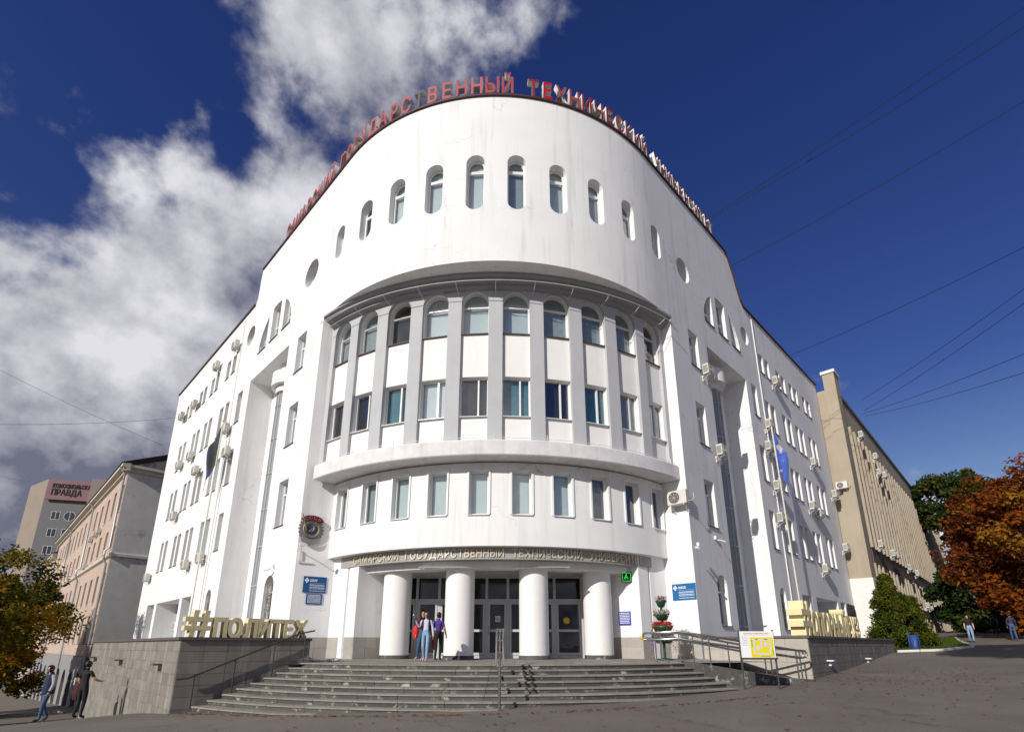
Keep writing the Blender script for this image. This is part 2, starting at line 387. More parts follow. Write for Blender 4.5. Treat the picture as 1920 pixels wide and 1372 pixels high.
def inpoly(P, x, y):
    c = False; n = len(P); j = n - 1
    for i in range(n):
        xi, yi = P[i]; xj, yj = P[j]
        if (yi > y) != (yj > y) and x < (xj - xi) * (y - yi) / (yj - yi) + xi: c = not c
        j = i
    return c
def wall_skin(mb, fn, poly, holes, lines=(), mi=0, rmi=0, closers=None):
    """front skin of a wall with openings; holes: (loop, depth). Reveals run from the face into the wall."""
    V, E = [], []
    def loop(L):
        i = len(V); V.extend([Vector((float(a), float(b))) for a, b in L]); n = len(L); E.extend([(i + k, i + (k + 1) % n) for k in range(n)])
    loop(poly)
    for L, _ in holes: loop(L)
    zs = [p[1] for p in poly]
    for s in lines:
        i = len(V); V.extend([Vector((s, min(zs) - 1)), Vector((s, max(zs) + 1))]); E.append((i, i + 1))
    v, e, f, *_ = delaunay_2d_cdt(V, E, [], 0, 1e-5)
    base = len(mb.v)
    mb.v.extend([tuple(fn(p.x, p.y)) for p in v])
    bb = [(L, min(p[0] for p in L), max(p[0] for p in L), min(p[1] for p in L), max(p[1] for p in L)) for L, _ in holes]
    for t in f:
        cx = sum(v[k].x for k in t) / 3; cy = sum(v[k].y for k in t) / 3
        if not inpoly(poly, cx, cy): continue
        if any(a <= cx <= b and c <= cy <= d and inpoly(L, cx, cy) for L, a, b, c, d in bb): continue
        mb.f.append(tuple(base + k for k in t)); mb.m.append(mi); mb.sm.append(True)
    for L, dp in holes:
        if dp <= 0: continue
        n = len(L)
        for k in range(n):
            a, b = L[k], L[(k + 1) % n]
            mb.face([fn(*a), fn(*b), fn(*b, dp), fn(*a, dp)], rmi, False)
def inset(L, w):
    n = len(L); out = []
    ar = sum(L[k][0] * L[(k + 1) % n][1] - L[(k + 1) % n][0] * L[k][1] for k in range(n)); sg = 1 if ar > 0 else -1
    for k in range(n):
        p0, p1, p2 = Vector(L[k - 1]), Vector(L[k]), Vector(L[(k + 1) % n])
        d1 = (p1 - p0).normalized(); d2 = (p2 - p1).normalized()
        n1 = Vector((-d1.y, d1.x)) * sg; n2 = Vector((-d2.y, d2.x)) * sg
        b = n1 + n2; l = b.length
        if l < 1e-6: out.append(tuple(p1 + n1 * w)); continue
        b = b / l; out.append(tuple(p1 + b * (w / max(0.35, b.dot(n1)))))
    return out
def planar(fn, nrm, sc):
    n = nrm(sc); t = (-n[1], n[0]); p = fn(sc, 0.0)
    return lambda s, z, d=0.0: Vector((p.x + t[0] * (s - sc) - n[0] * d, p.y + t[1] * (s - sc) - n[1] * d, z))
INSIDE = [('dark', ROOM), ('blind', BLIND), ('grey', BLIND2), ('teal', CURT), ('white', CURTW)]
def window(parent, fn, nrm, loop, depth, bars=(), fw=0.055, inside=ROOM, sill=True, sill_out=0.06, sill_mat=None, frame_mat=None, tilt=0.0, name='window', room=0.10, part=None):
    ss = [p[0] for p in loop]; zz = [p[1] for p in loop]; sc = (min(ss) + max(ss)) / 2
    P = planar(fn, nrm, sc)
    fr = frame_mat or PVC
    d0, d1 = depth - 0.07, depth
    I = inset(loop, fw); mb = MB(); n = len(loop)
    for k in range(n):
        q = (k + 1) % n
        mb.face([P(*loop[k], d0), P(*loop[q], d0), P(*I[q], d0), P(*I[k], d0)])
        mb.face([P(*I[k], d0), P(*I[q], d0), P(*I[q], d1 + .01), P(*I[k], d1 + .01)])
    def bar(a0, a1, b0, b1):
        c = [(a0, b0), (a1, b0), (a1, b1), (a0, b1)]
        mb.hexa([P(*q, d1 + .01) for q in c], [P(*q, d0 - .004) for q in c])
    for b in bars:
        if b[0] == 'h':
            a0, a1 = (b[2], b[3]) if len(b) > 3 else (min(ss) + fw * .6, max(ss) - fw * .6)
            bar(a0, a1, b[1] - .032, b[1] + .032)
        else:
            b0, b1 = (b[2], b[3]) if len(b) > 3 else (min(zz) + fw * .6, max(zz) - fw * .6)
            bar(b[1] - .032, b[1] + .032, b0, b1)
    w = mb.build(name, fr, parent)
    tx_, tz_ = random.uniform(-.012, .012), random.uniform(-.010, .010); zc_ = (min(zz) + max(zz)) / 2
    gb = MB(); gb.face([P(*q, d1 - .008 + tx_ * (q[0] - sc) + tz_ * (q[1] - zc_)) for q in I])
    gb.build('pane', GLASS, w)
    if inside is not None:
        bb = MB(); J = inset(loop, -0.06); bb.face([P(*q, d1 + room) for q in J]); bb.build('blind' if inside is not ROOM else 'dark_interior', inside, w)
    if sill:
        sb = MB(); z0 = min(zz); a0, a1 = min(ss) - .03, max(ss) + .03
        sb.hexa([P(a0, z0 - .035, -sill_out), P(a1, z0 - .035, -sill_out), P(a1, z0 - .004, depth - .072), P(a0, z0 - .004, depth - .072)],
                [P(a0, z0 - .012, -sill_out), P(a1, z0 - .012, -sill_out), P(a1, z0 + .022, depth - .072), P(a0, z0 + .022, depth - .072)])
        sb.build('sill', sill_mat or SILL, w)
    return w
def pick(ws): return random.choices([ROOM, BLIND, BLIND2, CURTW, CURT], ws)[0]

UB = empty('university_building', (X0, 20, 1.18), 'white corner university building with tall rounded drum front and two long wings', 'building')

# ---- outer wall: drum + wings in one continuous stucco skin
LC, RC = -(SQ + 1.27), SQ + 1.10          # recess corners
LEND, REND = -(SQ + 31.0), SQ + 26.6
ZL, ZR, ZT, ZS = 23.5, 22.9, 26.05, 17.0
holes = []          # (loop, depth)
wins = []           # (loop, depth, bars, kwargs)
def add_win(loop, depth, bars=(), **k):
    holes.append((loop, depth)); wins.append((loop, depth, bars, k))
# drum windows: slot with round head and foot
SLOTBACK = []
for i, (a, zb, zt) in enumerate(((4.85, 19.66, 22.62), (14.85, 19.74, 22.42), (24.9, 19.80, 22.30), (35.1, 19.82, 22.04), (46.9, 20.05, 21.92))):
    for g in (-1, 1):
        c = g * RO * R_(a); s0, s1 = c - .41, c + .41
        holes.append((arch_loop(s0, s1, zb, zt, 10, True), 0.40))
        bl = [BLIND, BLIND, BLIND, ROOM, ROOM] if g < 0 else [BLIND2, BLIND, BLIND, BLIND, ROOM]
        wins.append((arch_loop(s0, s1, zb + .20, zt, 10), 0.38, [('h', zt - .62), ('h', zt - .70), ('h', zb + .26)], dict(inside=bl[i], sill_mat=PVC, sill_out=-.22, fw=.085)))
        SLOTBACK.append((c, [(c + .41 * math.cos(q), zb + .41 + .41 * math.sin(q)) for q in np.linspace(math.pi, 2 * math.pi, 11)] + [(s1, zb + .42), (s0, zb + .42)]))
# triple arched group, round windows, pier windows, slot windows per wing
def wing_s(g, t): return g * (SQ + t)
def wl_rect(g, t0, t1, z0, z1):
    a, b = sorted((wing_s(g, t0), wing_s(g, t1))); return rect_loop(a, b, z0, z1)
def wing_part(g):
    dt = 0.0 if g < 0 else -0.28
    # third floor-of-arches: one half circle cut into three lights
    c, r, z0 = 8.12 + dt * 1.8, 2.42, 19.03 - (0 if g < 0 else .1)
    for a, b in ((-2.36, -1.22), (-.62, .60), (1.20, 2.36)):
        L = [(c + a, z0), (c + b, z0)]
        for k in np.linspace(b, a, 8): L.append((c + k, z0 + math.sqrt(max(r * r - k * k, .01))))
        L2 = [(wing_s(g, t), z) for t, z in L]
        if g < 0: L2 = L2[::-1]
        tm = sorted((wing_s(g, c + a), wing_s(g, c + b)))
        add_win(L2, 0.34, [('h', z0 + 1.0), ('v', wing_s(g, c + (a + b) / 2 + .12 * (1 if a > 0 else -1)))] if abs(a) < 1 else [('h', z0 + .85)], inside=BLIND2)
    cz = (21.24, 20.95) if g < 0 else (20.62, 20.9)
    add_win(circ_loop(wing_s(g, 12.5 if g < 0 else 11.15), cz[0], .70 if g < 0 else .6), .34, [], sill=False, inside=ROOM)
    add_win(circ_loop(wing_s(g, 3.5 if g < 0 else 3.12), cz[1], .80 if g < 0 else .70), .45, [], sill=False, inside=ROOM)
    pt = (3.15, 4.22) if g < 0 else (2.95, 3.97)
    ct = (12.35, 13.25) if g < 0 else (11.05, 11.95)
    for k, (zb, zt) in enumerate(((15.17, 17.3), (11.1, 13.3), (7.05, 9.3))):
        drop = 0 if g < 0 else (.06 if k else 0)
        for j, (a, b) in enumerate((pt, ct)):
            L = wl_rect(g, a, b, zb - drop + (.12 if g > 0 and k == 0 and j == 0 else 0), zt - drop)
            add_win(L, .34, [('h', zt - .62 - drop), ('v', wing_s(g, (a + b) / 2 + (.18)), zb, zt - .62 - drop)], inside=pick((3, 2, 4, 2, 0)))
    # grilled arched windows on the ground floor
    for j, (a, b) in enumerate(((pt[0] + .25, pt[1] + .25), ct)):
        s0, s1 = sorted((wing_s(g, a), wing_s(g, b)))
        add_win(arch_loop(s0, s1, 2.55, 4.8, 10), .34, [('h', 4.05)], inside=ROOM if not (g > 0 and j == 0) else CURT, grille=(g < 0 or j == 1))
    rows = ((19.62, 21.0), (15.22, 17.42), (11.2, 13.4), (7.1, 9.38)) if g < 0 else ((18.92, 20.3), (14.9, 16.92), (11.02, 13.05), (7.04, 9.17))
    pairs = ((14.9, 16.1), (18.5, 19.62), (21.45, 22.55), (25.05, 26.3)) if g < 0 else ((13.2, 14.25), (16.3, 17.35), (18.95, 20.0), (21.9, 23.0))
    for zb, zt in rows:
        for pa in pairs:
            for a in pa:
                L = wl_rect(g, a, a + .76, zb, zt)
                add_win(L, .34, [('h', zt - .55)] if zt - zb > 1.6 else [], inside=pick((3, 3, 4, 2, 0)))
wing_part(-1); wing_part(1)
SLOT = {-1: (5.4, 11.15, 17.42), 1: (5.05, 10.3, 17.2)}
for g in (-1, 1):
    a, b, zt = SLOT[g]
    s0, s1 = sorted((wing_s(g, a), wing_s(g, b)))
    holes.append((rect_loop(s0, s1, 1.0, zt), 0))
# loggias in the ground floor of the wings
for g, bays in ((-1, ((16.3, 18.3), (18.9, 25.0), (25.7, 27.9))), (1, ((14.8, 16.6), (17.5, 22.3), (22.95, 24.2)))):
    for a, b in bays:
        holes.append((wl_rect(g, a, b, 1.95, 4.66), 1.3))
poly = [(LEND, .3), (LC, .3), (LC, ZS)]
poly += [(s, ZS) for s in np.linspace(LC, RC, 60)[1:-1]]
poly += [(RC, ZS), (RC, .3), (REND, .3), (REND, ZR)]
tr = SQ + 11.5
poly += [(tr, ZR), (tr - .35, ZR + .35), (tr - .75, ZR + 1.1), (tr - 1.15, ZR + 2.0), (tr - 1.6, ZT - .35), (tr - 1.9, ZT)]
poly += [(-(SQ + 12.0), ZT), (-(SQ + 12.15), ZT - .6), (-(SQ + 12.2), ZL + .5), (-(SQ + 12.5), ZL), (LEND, ZL)]
wm = MB()
wall_skin(wm, outer, poly, holes, lines=[RO * R_(a) for a in np.arange(-45, 45.1, 1.5)])
wm.build('outer_wall', STUC, UB)
for L, dp, bars, k in wins:
    gr = k.pop('grille', False)
    w = window(UB, outer, onrm, L, dp, bars, **k)
    if gr:
        ss = [p[0] for p in L]; zz = [p[1] for p in L]; P = planar(outer, onrm, (min(ss) + max(ss)) / 2); gb = MB()
        for q in np.linspace(min(ss) + .12, max(ss) - .12, 6): gb.tube([P(q, min(zz) + .02, .12), P(q, max(zz) - .25 - .5 * abs(q - (min(ss) + max(ss)) / 2), .12)], .012, 5)
        for z in (min(zz) + .15, min(zz) + .75, min(zz) + 1.45): gb.tube([P(min(ss), z, .12), P(max(ss), z, .12)], .012, 5)
        cs = (min(ss) + max(ss)) / 2
        for zc, rr in ((min(zz) + .45, .26), (min(zz) + 1.1, .28), (min(zz) + 1.1, .14)):
            gb.tube([P(cs + rr * math.cos(a), zc + rr * math.sin(a), .10) for a in np.linspace(0, 2 * math.pi, 17)], .012, 5)
        gb.build('grille', mat('grille_bronze', (.22, .17, .10), .5, metal=.4), w)

for c_, L in SLOTBACK:
    P = planar(outer, onrm, c_); mb = MB(); mb.face([P(*q, .42) for q in L]); mb.build('slot_foot', STUC, UB)
# ---- parapet flashing (thin dark red metal along every roof edge) and flat roofs
def strip(fn, pts, d0, d1, h0, h1, name, m, parent):
    mb = MB(); rows = [[fn(s, z + h0, d0), fn(s, z + h0, d1), fn(s, z + h1, d1), fn(s, z + h1, d0)] for s, z in pts]
    mb.grid(rows, 0, False, closed=True); mb.face(rows[0]); mb.face(list(reversed(rows[-1])))
    return mb.build(name, m, parent)
edge = [(LEND, ZL), (-(SQ + 12.45), ZL)]
strip(outer, edge, -.10, .45, 0.004, .10, 'roof_edge_flashing', FLASH, UB)
e2 = [(-(SQ + 12.0), ZT)] + [(s, ZT) for s in np.linspace(-SQ, SQ, 61)] + [(tr - 1.9, ZT)]
strip(outer, e2, -.09, .45, 0.004, .09, 'roof_edge_flashing', FLASH, UB)
strip(outer, [(tr - 1.9, ZT), (tr - 1.6, ZT - .35), (tr - 1.15, ZR + 2.0), (tr - .75, ZR + 1.1), (tr - .35, ZR + .35), (tr, ZR), (REND, ZR)], -.10, .45, 0.004, .10, 'roof_edge_flashing', FLASH, UB)
rf = MB()
rf.face([outer(s, 22.6, .5) for s in np.r_[LEND, np.linspace(-SQ, SQ, 25), REND]] + [Vector((18, 60, 22.6)), Vector((-20, 60, 22.6))])
rf.build('roof', mat('roof_felt', (.12, .12, .12), .9), UB)
bw = MB()   # rear of the tall parapet and end walls
pts = [outer(s, 0, .45) for s in np.r_[-(SQ + 12.0), np.linspace(-SQ, SQ, 25), tr - 1.9]]
for a, b in zip(pts[:-1], pts[1:]): bw.face([(a.x, a.y, 22.6), (b.x, b.y, 22.6), (b.x, b.y, ZT), (a.x, a.y, ZT)])
for s, zt in ((LEND, ZL), (REND, ZR)):
    a, b = outer(s, 0, 0), outer(s, 0, 14); bw.face([(a.x, a.y, -4), (b.x, b.y, -4), (b.x, b.y, zt), (a.x, a.y, zt)])
for s in (-(SQ + 12.0), tr - 1.9):
    a, b = outer(s, 0, 0.002), outer(s, 0, 6); bw.face([(a.x, a.y, 22.6), (b.x, b.y, 22.6), (b.x, b.y, ZT), (a.x, a.y, ZT)])
bw.build('rear_parapet_wall', STUC, UB)

STG = mat('stair_glass', (.30, .32, .33), .25, var=.1, vscale=1.0)
# ---- stair slots beside the drum: side walls, back wall, soffit, round glazed stair bay
for g in (-1, 1):
    a, b, zt = SLOT[g]; dp = 1.42
    O = lambda t, z, d: outer(wing_s(g, t), z, d)
    mb = MB()
    mb.face([O(b, 1, 0), O(b, 1, dp), O(b, zt, dp), O(b, zt, 0)]); mb.face([O(a, 1, 0), O(a, 1, dp), O(a, zt, dp), O(a, zt, 0)])
    mb.face([O(a, zt, 0), O(b, zt, 0), O(b, zt, dp), O(a, zt, dp)]); mb.face([O(a, 1, dp), O(b, 1, dp), O(b, zt, dp), O(a, zt, dp)])
    mb.build('slot_wall', STUC, UB)
    tcn, r = a + 2.25, .97
    def bay(ang, z, rr): return O(tcn + rr * math.cos(ang), z, dp - rr * math.sin(ang))
    cap = MB(); prof = [(r - .25, 15.55), (r + .02, 15.55), (r + .02, 15.95), (r + .28, 15.95), (r + .28, 16.75), (r - .1, 16.75), (r - .1, zt)]
    cap.grid([[bay(x, z, q) for x in np.linspace(0, math.pi if g > 0 else math.pi, 21)] for q, z in prof], 0, False); cap.build('stair_bay_cap', STUC, UB)
    gl = MB(); gl.grid([[bay(x, z, r - .12) for x in np.linspace(.0, math.pi, 15)] for z in (1.3, 15.6)], 0, False)
    bayo = gl.build('stair_bay_glass', STG, UB)
    ins = MB(); ins.grid([[bay(x, z, r - .3) for x in np.linspace(.0, math.pi, 15)] for z in (1.3, 15.6)], 0, True); ins.build('stair_bay_interior', BLIND2, bayo)
    fr = MB()
    for x in np.linspace(.0, math.pi, 8): fr.tube([bay(x, 1.3, r - .1), bay(x, 15.6, r - .1)], .035, 4, smooth=False)
    for z in np.arange(2.6, 15.5, 2.02): fr.tube([bay(x, z, r - .1) for x in np.linspace(0, math.pi, 15)], .045, 4, smooth=False)
    fr.build('stair_bay_frame', GREYFR, bayo)

# ---- the recessed centre
mid, midn = ring(12.3, 31.7); low, lown = ring(10.65, 30.45, X0 + .1)
def refl(P): return [(2 * (X0 + .05) - x, y) for x, y in P]
RVL = [(outer(LC, 0).x, outer(LC, 0).y), (-7.85, 23.05)]
RVR = [(outer(RC, 0).x, outer(RC, 0).y), (6.72, 22.98)]
for nm, pl, zt in (('recess_side_wall', RVL, ZS), ('recess_side_wall', RVR, ZS)):
    mb = MB(); mb.face([(*pl[0], .9), (*pl[1], .9), (*pl[1], zt), (*pl[0], zt)]); mb.build(nm, STUC, UB)
# soffit under the drum, with a stepped grey moulding
mb = MB(); n = 60
ring_out = [outer(s, ZS) for s in np.linspace(LC, RC, n)]
ring_in = [mid(s, ZS, .1) for s in np.linspace(-12.3 * R_(41.5), 12.3 * R_(41.5), n)]
mb.grid([ring_out, ring_in], 0, True); mb.build('drum_soffit', STUC, UB)
am = 12.3 * R_(40.6); pr = [(-.62, ZS - .004), (-.62, ZS - .10), (-.45, ZS - .16), (-.45, ZS - .24), (-.22, ZS - .30), (-.22, ZS - .40), (.02, ZS - .46)]
mb = MB(); mb.grid([[mid(s, z, d) for s in np.linspace(-am, am, 61)] for d, z in pr], 0, False); mb.build('cornice_moulding', MOLD, UB)
BAYS = [g * a for a in (4.15, 12.4, 20.6, 28.8, 36.75) for g in (-1, 1)]
mh = []
for a in BAYS:
    c = 12.3 * R_(a); mh.append((arch_loop(c - .59, c + .59, 9.5, 16.62, 12), .16))
mb = MB(); e0 = 12.3 * R_(41.2)
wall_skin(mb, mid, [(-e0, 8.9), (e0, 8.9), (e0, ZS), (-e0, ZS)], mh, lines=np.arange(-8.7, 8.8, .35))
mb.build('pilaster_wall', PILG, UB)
for i, a in enumerate(BAYS):
    c = 12.3 * R_(a); P = planar(mid, midn, c)
    for z0, z1 in ((12.47, 14.5), (9.45, 10.66)):
        pm = MB(); pm.hexa([P(c - .60, z0, .17), P(c + .60, z0, .17), P(c + .60, z0, .45), P(c - .60, z0, .45)], [P(c - .60, z1, .17), P(c + .60, z1, .17), P(c + .60, z1, .45), P(c - .60, z1, .45)])
        pm.build('spandrel_panel', PANW, UB)
    # inner reveal of the bay behind the pilaster face
    rm = MB(); L = arch_loop(c - .59, c + .59, 9.5, 16.62, 12)
    for k in range(1, len(L)):
        q = (k + 1) % len(L); rm.face([P(*L[k], .155), P(*L[q], .155), P(*L[q], .5), P(*L[k], .5)])
    rm.build('bay_reveal', PANW, UB)
    k = sorted(BAYS).index(a)
    window(UB, mid, midn, arch_loop(c - .59, c + .59, 14.5, 16.62, 12), .42, [('h', 15.92)], inside=[BLIND2, BLIND2, ROOM, CURTW, BLIND, BLIND, BLIND2, BLIND2, BLIND2, ROOM][k], sill_out=-.08)
    inn = [ROOM, ROOM, CURT, CURTW, ROOM, CURT, ROOM, CURT, BLIND2, BLIND2][k]
    window(UB, mid, midn, rect_loop(c - .59, c + .59, 10.66, 12.47), .40, [('v', c + .17)], inside=inn, sill_out=-.06, sill_mat=PVC, fw=.06)
# balcony ring
bal, _ = ring(12.1, 31.1); ab = 12.1 * R_(42.4)
mb = MB(); pr = [(.9, 9.44), (0.02, 9.44), (0, 9.40), (0, 8.84), (.03, 8.80), (1.35, 8.80), (1.35, 8.62), (1.95, 8.62)]
mb.grid([[bal(s, z, d) for s in np.linspace(-ab, ab, 61)] for d, z in pr], 0, False); mb.build('balcony', BALC, UB)
# lower curved wall with ten windows
e1 = 10.65 * R_(45.5); lh = []; lw = []
for a in (-40.6, -30.75, -21.85, -12.95, -3.85, 5.35, 14.35, 23.4, 32.5, 41.6):
    c = 10.65 * R_(a); lh.append((rect_loop(c - .39, c + .39, 6.62, 8.43), .26))
mb = MB(); wall_skin(mb, low, [(-e1, 5.38), (e1, 5.38), (e1, 8.75), (-e1, 8.75)], lh, lines=np.arange(-8.4, 8.5, .35))
mb.grid([[low(s, 5.38, 0) for s in np.linspace(-e1, e1, 61)], [low(s, 5.38, .8) for s in np.linspace(-e1, e1, 61)]], 0, True)
mb.build('lower_curved_wall', STUC, UB)
for k, (L, dp) in enumerate(lh):
    w = window(UB, low, lown, L, dp, [], inside=[BLIND, BLIND2, BLIND, BLIND, BLIND, BLIND, BLIND, ROOM, ROOM, ROOM][k], fw=.07, sill_mat=PVC)
    ss = [p[0] for p in L]; c = (ss[0] + ss[1]) / 2; P = planar(low, lown, c); tm = MB()
    for r_ in ((c - .47, c - .395, 6.62, 8.50), (c + .395, c + .47, 6.62, 8.50), (c - .394, c + .394, 8.435, 8.50)):
        q = [(r_[0], r_[2]), (r_[1], r_[2]), (r_[1], r_[3]), (r_[0], r_[3])]; tm.hexa([P(*x, .01) for x in q], [P(*x, -.035) for x in q])
    tm.build('surround', STUC, w)
# lettering band and beam above the columns
for nm, d, z0, z1, m in (('lettering_band', .36, 4.92, 5.385, mat('band_grey', (.33, .32, .30), .6, var=.05)), ('porch_beam', .80, 4.66, 4.925, STUC)):
    mb = MB(); ea = 10.65 * R_(44)
    mb.grid([[low(s, z, d + dd) for s in np.linspace(-ea, ea, 61)] for dd, z in ((.9, z0), (0, z0), (0, z1))], 0, False); mb.build(nm, m, UB)
mb = MB(); mb.face([low(s, 4.70, .85) for s in np.linspace(-8.1, 8.1, 31)] + [Vector((6.5, 24.2, 4.70)), Vector((-7.8, 24.2, 4.70))])
porch_ceil = mb.build('porch_ceiling', mat('ceiling_slats', (.55, .55, .56), .6), UB)
for y in np.arange(20.7, 23.6, .22):
    s = MB(); s.box((X0, y, 4.685), (9.0 if y > 22 else 6.0, .17, .02)); s.build('ceiling_slat', mat('ceiling_slats', (.5, .5, .5)), porch_ceil)
# columns
colp = ring(9.06, 30.45, X0 + .1)[0]
for a in (-28.0, -9.6, 9.4, 27.6):
    p = colp(9.06 * R_(a), 0)
    mb = MB(); mb.lathe([(.59, 1.33), (.59, 4.9)], (p.x, p.y, 0), 40); c = mb.build('column', mat('column_white', (.80, .79, .78), .8, var=.03, bump=.12, bscale=40, streak=.08), UB)
    mb = MB(); mb.lathe([(.615, 1.17), (.615, 1.325), (.59, 1.33)], (p.x, p.y, 0), 40); mb.build('column_base', GRAN, c)
# porch side walls
PSL = [(-7.85, 23.05), (-7.28, 22.66), (-7.05, 22.5), (-7.0, 22.56), (-6.95, 22.42), (-6.45, 22.02), (-4.95, 23.62)]
PSR = [(2 * (X0 + .13) - x, y) for x, y in PSL]; PSR[0] = (6.72, 22.98)
for PL in (PSL, PSR):
    mb = MB()
    for a, b in zip(PL[:-1], PL[1:]): mb.face([(*a, 1.1), (*b, 1.1), (*b, 5.4), (*a, 5.4)])
    mb.build('porch_side_wall', STUC, UB)
# glazed entrance screen
DY = 23.55
ent = MB(); xs_ = [-4.95, -4.2, -3.22, -2.15, -1.12, -.18, .85, 1.88, 3.08, 3.68]
for x in xs_: ent.box((x, DY, 2.95), (.11, .12, 3.5))
for z in (1.24, 3.62, 4.66): ent.box(((xs_[0] + xs_[-1]) / 2, DY - .003, z), (xs_[-1] - xs_[0], .12, .12))
ento = ent.build('entrance_screen', GREYFR, UB)
for i, (a, b) in enumerate(zip(xs_[:-1], xs_[1:])):
    g = MB(); g.face([(a, DY + .02, 3.66), (b, DY + .02, 3.66), (b, DY + .02, 4.64), (a, DY + .02, 4.64)]); g.build('pane', DGLASS, ento)
    d = MB(); w = b - a - .12; c = (a + b) / 2
    for x in (c - w / 2 + .05, c + w / 2 - .05): d.box((x, DY - .05, 2.42), (.09, .07, 2.24))
    for z in (1.36, 2.33, 3.50): d.box((c, DY - .047, z), (w, .07, .10))
    dr = d.build('door', GREYFR, UB)
    g = MB(); g.face([(c - w / 2, DY - .03, 1.3), (c + w / 2, DY - .03, 1.3), (c + w / 2, DY - .03, 3.5), (c - w / 2, DY - .03, 3.5)]); g.build('pane', DGLASS, dr)
    if i in (1, 2, 4, 5, 7):
        h = MB(); hx = c + (w / 2 - .06) * (1 if i % 2 else -1); h.tube([(hx, DY - .09, 2.15), (hx, DY - .13, 2.17), (hx, DY - .13, 2.50), (hx, DY - .09, 2.52)], .014, 6); h.build('handle', METAL, dr)
inn = MB(); a, b = (-5.2, DY + .2), (3.9, DY + .2)
inn.face([(a[0], a[1], 1.18), (b[0], b[1], 1.18), (b[0], 31, 1.18), (a[0], 31, 1.18)]); inn.face([(a[0], 31, 1.18), (b[0], 31, 1.18), (b[0], 31, 4.8), (a[0], 31, 4.8)])
inn.face([(a[0], a[1], 1.18), (a[0], 31, 1.18), (a[0], 31, 4.8), (a[0], a[1], 4.8)]); inn.face([(b[0], a[1], 1.18), (b[0], 31, 1.18), (b[0], 31, 4.8), (b[0], a[1], 4.8)]); inn.face([(a[0], a[1], 4.8), (b[0], a[1], 4.8), (b[0], 31, 4.8), (a[0], 31, 4.8)])
inn.build('lobby', mat('lobby_dim', (.07, .065, .06), .8), UB)
# plinth tiles along the recess and porch walls
def tile_run(parent, a, b, z0, z1, tw, th, m, proud=.014, gap=.007, name='tile', zfun=None, joint=None):
    a, b = Vector(a), Vector(b); d = b - a; L = d.length; d.normalize(); n = Vector((d.y, -d.x))
    nx = max(1, round(L / tw)); tw = L / nx; nz = max(1, round((z1 - z0) / th)); th = (z1 - z0) / nz
    key = (round(tw, 3), round(th, 3), m.name, proud)
    if key not in TILES:
        mb = MB(); mb.hexa([(gap / 2, 0, gap / 2), (tw - gap / 2, 0, gap / 2), (tw - gap / 2, 0, th - gap / 2), (gap / 2, 0, th - gap / 2)], [(gap, -proud, gap), (tw - gap, -proud, gap), (tw - gap, -proud, th - gap), (gap, -proud, th - gap)])
        TILES[key] = mb.mesh('tile', m)
    for i in range(nx):
        for j in range(nz):
            p = a + d * (tw * i); z = z0 + th * j
            if zfun and z + th < zfun(p + d * tw / 2): continue
            M = frame((p.x, p.y, z), (n.x, n.y))
            M.col[0] = (d.x, d.y, 0, 0); M.col[1] = (-n.x, -n.y, 0, 0)
            M.translation += Vector((n.x, n.y, 0)) * random.uniform(-.003, .003)
            obj(name, TILES[key], parent, M)
TILES = {}
TILEP = mat('plinth_tile', (.38, .355, .32), .65, var=.08, objvar=.06)
for PL in (RVL, RVR[::-1], PSL, PSR[::-1]):
    for a, b in zip(PL[:-1], PL[1:]):
        if (Vector(b) - Vector(a)).length > .3: tile_run(UB, a, b, 1.18, 2.04, .62, .43, TILEP, name='plinth_tile')
# rusty water pipes that stand off the recess side walls on small brackets
for nm, pl, f in (('rain_pipe', RVL, .42), ('rain_pipe', RVR, .42)):
    p = Vector(pl[0]).lerp(Vector(pl[1]), f); q = Vector(((.12 if nm else 0) * (1 if pl is RVL else -1), -.14)); mb = MB()
    mb.tube([(p.x + q.x, p.y + q.y, 9.5), (p.x + q.x, p.y + q.y, 16.6)], .02, 6)
    for z in (9.6, 10.9, 13.2, 13.6, 16.5):
        mb.tube([(p.x, p.y, z), (p.x + q.x * 1.6, p.y + q.y * 1.6, z + .04)], .015, 5); mb.tube([(p.x + q.x * 1.6, p.y + q.y * 1.6, z + .04), (p.x + q.x, p.y + q.y, z + .12)], .012, 5)
    mb.build('wall_conduit', WPAINT, UB)
# lightning wire with clamps along the balcony and under the cornice
mb = MB(); mb.tube([bal(s, 9.56, .12) for s in np.linspace(-ab, ab, 61)], .012, 5)
for s in np.linspace(-ab * .95, ab * .95, 9): mb.tube([bal(s, 9.44, .1), bal(s, 9.7, .1)], .016, 5); mb.tube([bal(s - .1, 9.46, .1), bal(s + .1, 9.46, .1)], .02, 5)
mb.tube([mid(s, ZS - .5, -.75) for s in np.linspace(-am, am, 61)], .016, 5)
for s in np.linspace(-am * .92, am * .92, 11): mb.tube([mid(s, ZS - .5, -.76), mid(s, ZS - .62, -.5), mid(s, ZS - .66, 0)], .014, 5)
mb.build('lightning_wire', WPAINT, UB)
# vertical expansion joints
for g, t in ((-1, 14.15), (1, 12.75)):
    mb = MB(); z1 = (ZL if g < 0 else ZR) - .3; mb.tube([outer(wing_s(g, t), 2, -.03), outer(wing_s(g, t), z1, -.03)], .035, 6); mb.build('cable_conduit', WPAINT, UB)
# ================================================================== SIGNS ON THE BUILDING
def word_run(parent, text, s_start, step, place, name='letter'):
    pass
